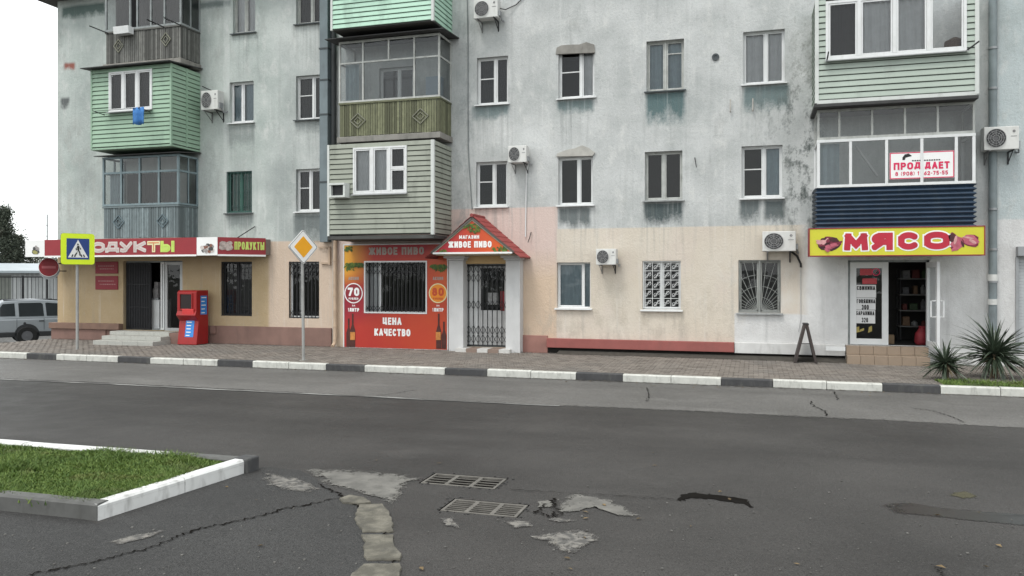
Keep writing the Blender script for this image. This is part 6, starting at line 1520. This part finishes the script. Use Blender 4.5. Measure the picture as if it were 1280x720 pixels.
def blades(name, inside, n, hmean, mat, base_z, seedfn, label=None, vary=None):
    pts = seedfn(n); v = []; f = []
    P_ = np.array(pts); hN = np.sin(P_[:, 0]*2.3+1)*np.cos(P_[:, 1]*3.1)+.6*np.sin(P_[:, 0]*6.1+P_[:, 1]*4.7)
    h = hmean*(1+.45*hN)*rng.uniform(.5, 1.35, n); a = rng.uniform(0, 2*np.pi, n); w_ = rng.uniform(.003, .008, n); ln = rng.uniform(.2, 1.3, n)*h; la = rng.uniform(0, 2*np.pi, n)
    dx, dy = np.cos(a)*w_, np.sin(a)*w_; lx, ly = np.cos(la)*ln, np.sin(la)*ln
    x, y = P_[:, 0], P_[:, 1]; z = np.full(n, base_z)
    V = np.stack([np.stack([x-dx, y-dy, z], 1), np.stack([x+dx, y+dy, z], 1), np.stack([x+dx*.8+lx*.4, y+dy*.8+ly*.4, z+h*.6], 1), np.stack([x-dx*.8+lx*.4, y-dy*.8+ly*.4, z+h*.6], 1), np.stack([x+lx, y+ly, z+h], 1)], 1).reshape(-1, 3)
    me = bpy.data.meshes.new(name); k = np.arange(n)*5
    loops = np.stack([k, k+1, k+2, k+3, k+3, k+2, k+4], 1).reshape(-1)
    me.vertices.add(len(V)); me.vertices.foreach_set('co', V.reshape(-1)); me.loops.add(len(loops)); me.loops.foreach_set('vertex_index', loops.astype(np.int32))
    st_ = np.stack([np.arange(n)*7, np.arange(n)*7+4], 1).reshape(-1); me.polygons.add(2*n); me.polygons.foreach_set('loop_start', st_.astype(np.int32)); me.update(calc_edges=True); me.validate()
    me.materials.append(mat); o = bpy.data.objects.new(name, me); C.objects.link(o); o['kind'] = 'stuff'; return o
m = MT('grass_blade', .6, 0, .3); o = m.mix((.055, .108, .02), (.135, .19, .04), m.island()); o = m.mix(o, (.15, .15, .05), (m.noise(3.2, 6)-.54).ma(6, 0)*.7); GRASSM = m.done(m.mix(o, (.035, .075, .015), (m.noise(1.6, 4)-.5).ma(5, 0)*.6))
def in_quad(n):
    a, b, c_, d_ = poly; u = rng.uniform(0, 1, n)[:, None]; v = rng.uniform(.03, .965, n)[:, None]
    u = .985*(1-(1-u)**1.35) if True else u
    lo = a*(1-u)+b*u; hi = d_*(1-u)+c_*u
    P = lo*(1-v)+hi*v; bare = np.sin(P[:, 0]*2.9+.7)*np.sin(P[:, 1]*3.7+1.1)+.5*np.sin(P[:, 0]*7.3)*np.cos(P[:, 1]*6.1) > .80
    P[bare] = P[bare]+rng.normal(0, .14, (int(bare.sum()), 2))*.6; P = np.where((bare & (rng.uniform(0, 1, n) < .7))[:, None], P[0], P); return P
blades('grass', None, 140000, .046, GRASSM, .1, in_quad)
# planting bed with two yuccas by the kerb on the right
mb = MB(); mb.flat([(BED[0], BED[2]), (BED[1], BED[2]), (BED[1], BED[3]), (BED[0], BED[3])], .125); obj('planting_bed', mb, plain('bed_soil', (.06, .055, .035), .95, .4, 8), pave)
def in_bed(n): return np.stack([rng.uniform(BED[0], BED[1], n), rng.uniform(BED[2]+.03, BED[3], n)], 1)
blades('bed_grass', None, 9000, .06, GRASSM, .12, in_bed)
m = MT('yucca_leaf', .45, 0, .4); YUC = m.done(m.mix((.026, .042, .028), (.062, .080, .050), m.noise(9, 3)))
YUCD = plain('dry_yucca_leaf', (.16, .13, .08), .9, .3, 9); TRK = plain('yucca_trunk', (.10, .075, .05), .95, .3, 20)
def leaf_mesh(L, wd_, droop, mat):
    mb = MB(); n = 5
    for i in range(n+1):
        t = i/n; w_ = wd_*(1-t)**.75*(.7+.6*min(t*3, 1)); z = -droop*t*t*L; mb.v += [(t*L, -w_, z+.25*w_), (t*L, 0, z-.1*w_), (t*L, w_, z+.25*w_)]
    mb.f = [(3*i, 3*i+1, 3*i+4, 3*i+3) for i in range(n)]+[(3*i+1, 3*i+2, 3*i+5, 3*i+4) for i in range(n)]
    return mesh_of('leaf', mb, mat)
def yucca(px, py, hc, L, n, lb):
    x, y = G(px, py, .125); r = thing('yucca_plant', lb, 'plant', (x, y, .12))
    mb = MB(); mb.tube([(x, y, .08), (x+.01, y, .12+hc*.5), (x, y, .12+hc)], [.06, .055, .07], 10); obj('trunk', mb, TRK, r, smooth=True)
    ms = [leaf_mesh(L*k, .027, dr, YUC) for k, dr in ((1, .12), (.9, .35), (.78, .05), (1.05, .55), (.95, .2))]; md_ = leaf_mesh(L*.6, .018, .5, YUCD)
    for k in range(n):
        el = math.asin(min(1, random.uniform(-.55, 1)))*.97; az = k*2.399+random.uniform(-.2, .2); dead = el < -.3 and random.random() < .7
        o = bpy.data.objects.new('leaf', md_ if dead else random.choice(ms)); C.objects.link(o); o.parent = r
        o.location = (random.uniform(-.02, .02), random.uniform(-.02, .02), hc-.05+random.uniform(-.06, .06)); o.rotation_euler = (random.uniform(-.5, .5), -el, az)
    return r
yucca(1182, 474, .34, .54, 125, 'smaller spiky yucca plant in the planting bed near the kerb')
yucca(1243, 472, .50, .86, 210, 'larger spiky yucca plant at the right edge before the shutter')
gx_, gy_ = G(1268, 451, PAVZ)
mb = MB(); import bmesh
b = bmesh.new(); bmesh.ops.create_icosphere(b, subdivisions=3, radius=1)
for v_ in b.verts: q = v_.co; s = 1+.18*math.sin(q.x*3+1)*math.cos(q.y*4)+.08*math.sin(q.z*7); v_.co = (q.x*.42*s, q.y*.22*s, max(q.z*.16*s, -.1)+.1)
b.verts.index_update(); mb.v = [(gx_+v.co.x, gy_+v.co.y, PAVZ+v.co.z) for v in b.verts]; mb.f = [tuple(v.index for v in f.verts) for f in b.faces]; b.free()
tag(obj('stone', mb, plain('white_stone', (.55, .55, .54), .9, .15, 6, dirt=(.25, .25, .24)), None, smooth=True, o=(gx_, gy_, PAVZ)), 'large whitewashed stone behind the larger yucca', 'stone')

# fallen leaves and scraps along the kerb and island
mb = MB()
for k in range(225):
    if k < 150: x, y, z = random.uniform(-24, 10), YK-abs(random.gauss(0, .25))-.03, .014
    elif k < 200: x, y, z = random.uniform(-20, 9), random.uniform(-4.1, -.4), PAVZ+.016
    else: x, y = G(random.uniform(200, 1250), random.uniform(560, 715), 0); z = .012
    a = random.random()*6.28; L = random.uniform(.015, .04); w_ = L*.45; t_ = random.uniform(0, .012)
    p_ = lambda u, v, h: (x+u*math.cos(a)-v*math.sin(a), y+u*math.sin(a)+v*math.cos(a), z+h)
    mb.add([p_(-L, 0, 0), p_(0, w_, t_), p_(L, 0, 0), p_(0, -w_, t_*.5)], [(0, 1, 2, 3)])
tag(obj('leaf_litter', mb, plain('dead_leaf', (.17, .12, .06), .9, .4, 20, isl=.7), fix=False), kind='stuff')

# ================================================================ BEYOND THE LEFT END: CAR, SHED, FENCE, TREES
cx, cy = AT(30, 33); vang = math.atan2(cy-CAMY, cx)             # direction of sight
car = thing('parked_car', 'silver off road car with dark cladding parked beyond the building corner', 'car', (cx, cy, -.62), rotz=vang-math.pi/2+.12, local=True)
SILV = plain('silver_car_paint', (.31, .33, .35), .28, .04, 3, metal=.3); CLAD = plain('black_cladding', (.025, .026, .028), .6, .2); CARG = plain('dark_car_glass', (.015, .018, .02), .12)
def body_pts(): return [(-1.12, .45), (-1.13, .9), (-1.06, 1.08), (2.0, 1.08), (2.95, 1.0), (3.3, .82), (3.32, .5), (3.2, .42)]
mb = MB(); mb.prism(body_pts(), 'y', -.88, .88); obj('body', mb, SILV, car, bevel=.09)
A = [(-1.06, 1.02), (-1.02, 1.5), (-.93, 1.70), (-.72, 1.79), (.3, 1.82), (1.0, 1.78), (1.25, 1.68), (2.1, 1.02)]; k = len(A)
def sidez(z): return -.87+.17*max(0, min(1, (z-1.06)/.72))
mb = MB(); mb.v = [(p[0], sidez(p[1]), p[1]) for p in A]+[(p[0], -sidez(p[1]), p[1]) for p in A]
mb.f = [tuple(range(k)), tuple(range(2*k-1, k-1, -1))]+[(i, i+k, (i+1) % k+k, (i+1) % k) for i in range(k)]; obj('cabin', mb, SILV, car, bevel=.05)
for P4 in ([(-.93, 1.16), (-.92, 1.5), (-.82, 1.65), (-.42, 1.67), (-.40, 1.16)], [(-.27, 1.14), (-.29, 1.66), (-.22, 1.68), (.50, 1.68), (.57, 1.62), (.60, 1.14)], [(.70, 1.14), (.66, 1.66), (.72, 1.68), (1.1, 1.64), (1.2, 1.58), (1.68, 1.14)]):
    mb = MB(); mb.add([(p[0], sidez(p[1])-.008, p[1]) for p in P4], [tuple(range(len(P4)))]); obj('side_window', mb, CARG, car, fix=False)
mb = MB(); mb.box(1.5, 1.66, -1.02, -.86, 1.1, 1.24); obj('wing_mirror', mb, CLAD, car, bevel=.03)
mb = MB(); mb.box(-1.14, 3.36, -.895, .895, .32, .52); mb.box(-1.2, -1.05, -.86, .86, .34, .7); obj('lower_cladding', mb, CLAD, car, bevel=.03)
for x in (0, 2.55):
    mb = MB(); mb.disc((x, .40), .44, -.895, -.80, 24); obj('wheel_arch', mb, CLAD, car)
    for s in (-1, 1):
        wh = empty('wheel', (x, s*.82, .36), car, local=True); WO[wh.name] = Vector((0, 0, 0)); wh.location = (x, s*.84, .36)
        mb = MB(); mb.disc((0, 0), .36, -.11, .11, 28, .2); obj('tyre', mb, BLACKGAP, wh, bevel=.02); bpy.data.objects[-1] if False else None
        mb = MB(); mb.disc((0, 0), .21, -.08, .08, 20); mb.disc((0, 0), .06, -.1, .1, 12); obj('rim', mb, plain('dark_rim', (.16, .16, .17), .4, metal=.5), wh)
for nm_ in [o for o in bpy.data.objects if o.parent and o.parent.name.startswith('wheel') and o.name.split('.')[0] in ('tyre', 'rim')]: nm_.location = (0, 0, 0)
sp = empty('spare_wheel', (-1.22, 0, .95), car); WO[sp.name] = Vector((0, 0, 0)); sp.location = (-1.24, 0, .98); sp.rotation_euler = (0, 0, R(90))
mb = MB(); mb.disc((0, 0), .34, -.1, .1, 26, .2); o = obj('tyre', mb, BLACKGAP, sp, bevel=.02); o.location = (0, 0, 0); mb = MB(); mb.disc((0, 0), .21, -.07, .07, 18); o = obj('rim', mb, CLAD, sp); o.location = (0, 0, 0)
mb = MB(); mb.box(-1.12, -1.07, -.86, -.7, .78, 1.0); obj('tail_light', mb, plain('tail_light_red', (.25, .02, .02), .3), car)
mb = MB(); mb.box(3.25, 3.34, -.8, -.5, .72, .88); obj('headlight', mb, PVC, car)
for x in (.42, 1.35): mb = MB(); mb.box(x, x+.18, -.90, -.875, .92, .96); obj('door_handle', mb, CLAD, car)
mb = MB(); mb.bar((-.8, -.66, 1.80), (1.1, -.66, 1.79), .04); mb.bar((-.8, .66, 1.80), (1.1, .66, 1.79), .04); obj('roof_rail', mb, CLAD, car)
mb = MB()
for x in (-.35, .6, 1.75): mb.bar((x, -.884, .58), (x, -.884, 1.05), .012, .008)
obj('door_seam', mb, CLAD, car); mb = MB(); mb.disc((-.1+.02, .86), .05, -.89, -.88, 12); obj('fuel_cap', mb, CLAD, car)
# shed
cx, cy = AT(30, 48); vang = math.atan2(cy-CAMY, cx)
sd_ = thing('garage_shed', 'long low white shed with pale blue metal roof behind the fence', 'shed', (cx, cy, -.8), rotz=vang-math.pi/2, local=True)
zr0 = CAMZ+.8+(345-341)*.049; mb = MB(); mb.box(-7, 6, 0, 4, 0, zr0); obj('wall', mb, plain('white_shed_sheet', (.38, .39, .39), .7, .1, 2), sd_)
mb = MB(); mb.prism([(-.4, zr0-.02), (-.4, zr0+.12), (4.2, zr0+.62), (4.2, zr0+.4)], 'x', -7.2, 6.2); obj('roof', mb, plain('pale_blue_roof', (.34, .38, .40), .5, .1, 1), sd_)
mb = MB(); mb.box(-3.4, -.65, -.02, .01, .1, zr0-.15); obj('door', mb, plain('dark_grey_green_door', (.18, .19, .17), .7), sd_)
for k in range(26):
    x = -.5+k*.25; mb = MB(); mb.box(x, x+.1, -.04, -.002, 0, zr0-.03); obj('panel', mb, plain('white_rib', (.44, .45, .45), .6) if k == 0 else bpy.data.materials['white_rib'], sd_)
# fence
cx, cy = AT(30, 40); vang = math.atan2(cy-CAMY, cx)
fn = thing('metal_fence', 'dark metal bar fence standing behind the silver car', 'fence', (cx, cy, -.75), rotz=vang-math.pi/2, local=True)
ft = CAMZ+.75; mb = MB()
for z in (ft-.05, .95): mb.bar((-4, 0, z), (4, 0, z), .06)
obj('rail', mb, DARKMETAL, fn); mb = MB(); mb.box(-4, 4, -.03, .03, 0, .9); obj('lower_panel', mb, plain('dark_fence_panel', (.06, .065, .07), .6), fn)
for k in range(9): x = -3.2+k*1.05; mb = MB(); mb.box(x-.05, x+.05, -.045, .05, 0, ft+.02); obj('post', mb, DARKMETAL, fn)
mb = MB()
for k in range(50): x = -4+k*.16; mb.bar((x, 0, .9), (x, 0, ft-.05), .022)
o = obj('fence_bars', mb, DARKMETAL, fn); o['kind'] = 'stuff'
# trees
m = MT('dark_conifer_leaf', .7, 0, .2); FOL = m.done(m.mix((.035, .045, .036), (.085, .098, .07), m.island())); m = MT('grey_leaf', .7, 0, .2); FOL2 = m.done(m.mix((.035, .045, .03), (.075, .085, .055), m.island())); BARK = plain('tree_bark', (.06, .05, .04), .95, .3, 8)
def tree(px, Z, ytop, base_z, rad, n, lb, mat, nm_='tree', cone=.8, bare=0):
    x, y = AT(px, Z); H = CAMZ+(345-ytop)*Z/1000-base_z
    r = thing(nm_, lb, 'tree', (x, y, base_z)); mb = MB(); mb.tube([(x, y, base_z-.3), (x+.1, y, base_z+H*.5), (x, y, base_z+H*.97)], [rad*.12, rad*.07, .02], 8)
    for k in range(26):
        t = random.uniform(.2, .96); a = random.random()*6.28; rr = rad*(1-t*cone)*random.uniform(.7, 1.05); z = base_z+H*t
        mb.tube([(x, y, z-.15*rr), (x+rr*.6*math.cos(a), y+rr*.6*math.sin(a), z+.25*rr), (x+rr*math.cos(a), y+rr*math.sin(a), z+.55*rr)], [.05, .03, .008], 5)
    obj('trunk', mb, BARK, r)
    cl = []                                          # clumps of small leaf faces at the branch ends
    for k in range(int(n/34)):
        t = random.uniform(.12, .93)**.9; a = random.random()*6.28; rr = rad*(1-t*cone)*random.uniform(.25, 1.0)*(.8+.35*math.sin(a*3+t*9)); cl.append((x+rr*math.cos(a), y+rr*math.sin(a), base_z+H*t+rr*.2, rad*random.uniform(.1, .24)))
    fb_ = MB()
    for cx_, cy_, cz_, s in cl:
        for j in range(34):
            d_ = rng.normal(0, .55, 3)*s; p = Vector((cx_+d_[0], cy_+d_[1], cz_+d_[2])); u = Vector(rng.normal(0, 1, 3)).normalized()*random.uniform(.05, .11); v_ = u.orthogonal().normalized()*random.uniform(.02, .045)
            fb_.add([p-u, p+v_, p+u, p-v_], [(0, 1, 2, 3)])
    obj('crown', fb_, mat, r, fix=False); return r
tree(6, 58, 254, -.8, 2.0, 13000, 'tall dark tree with thin top rising behind the shed', FOL, 'conifer_tree', .97)
tree(21, 60, 290, -.8, 1.6, 9000, 'shorter dark tree joined to the right of the tall one', FOL, 'conifer_tree', .6)
tree(-14, 56, 275, -.8, 2.2, 8000, 'dark tree mostly cut off by the left edge', FOL, 'conifer_tree', .7)
tree(44, 75, 316, -.8, 2.2, 4000, 'low grey green tree seen under the end of the canopy', FOL2, 'tree', .45)
tree(66, 78, 320, -.8, 2.2, 3500, 'low tree just left of the building corner', FOL2, 'tree', .45)
x, y = AT(59, 110); mt_ = thing('radio_mast', 'thin lattice mast far off against the white sky', 'mast', (x, y, -.9)); mb = MB(); ht = CAMZ+(345-268)*.11
mb.bar((x, y, -.9), (x, y, ht), .12); obj('mast_pole', mb, GREYMETAL, mt_); mb = MB()
for z in (ht-1.5, ht-3): mb.bar((x-.8, y, z), (x+.8, y, z), .06)
obj('mast_arm', mb, GREYMETAL, mt_)
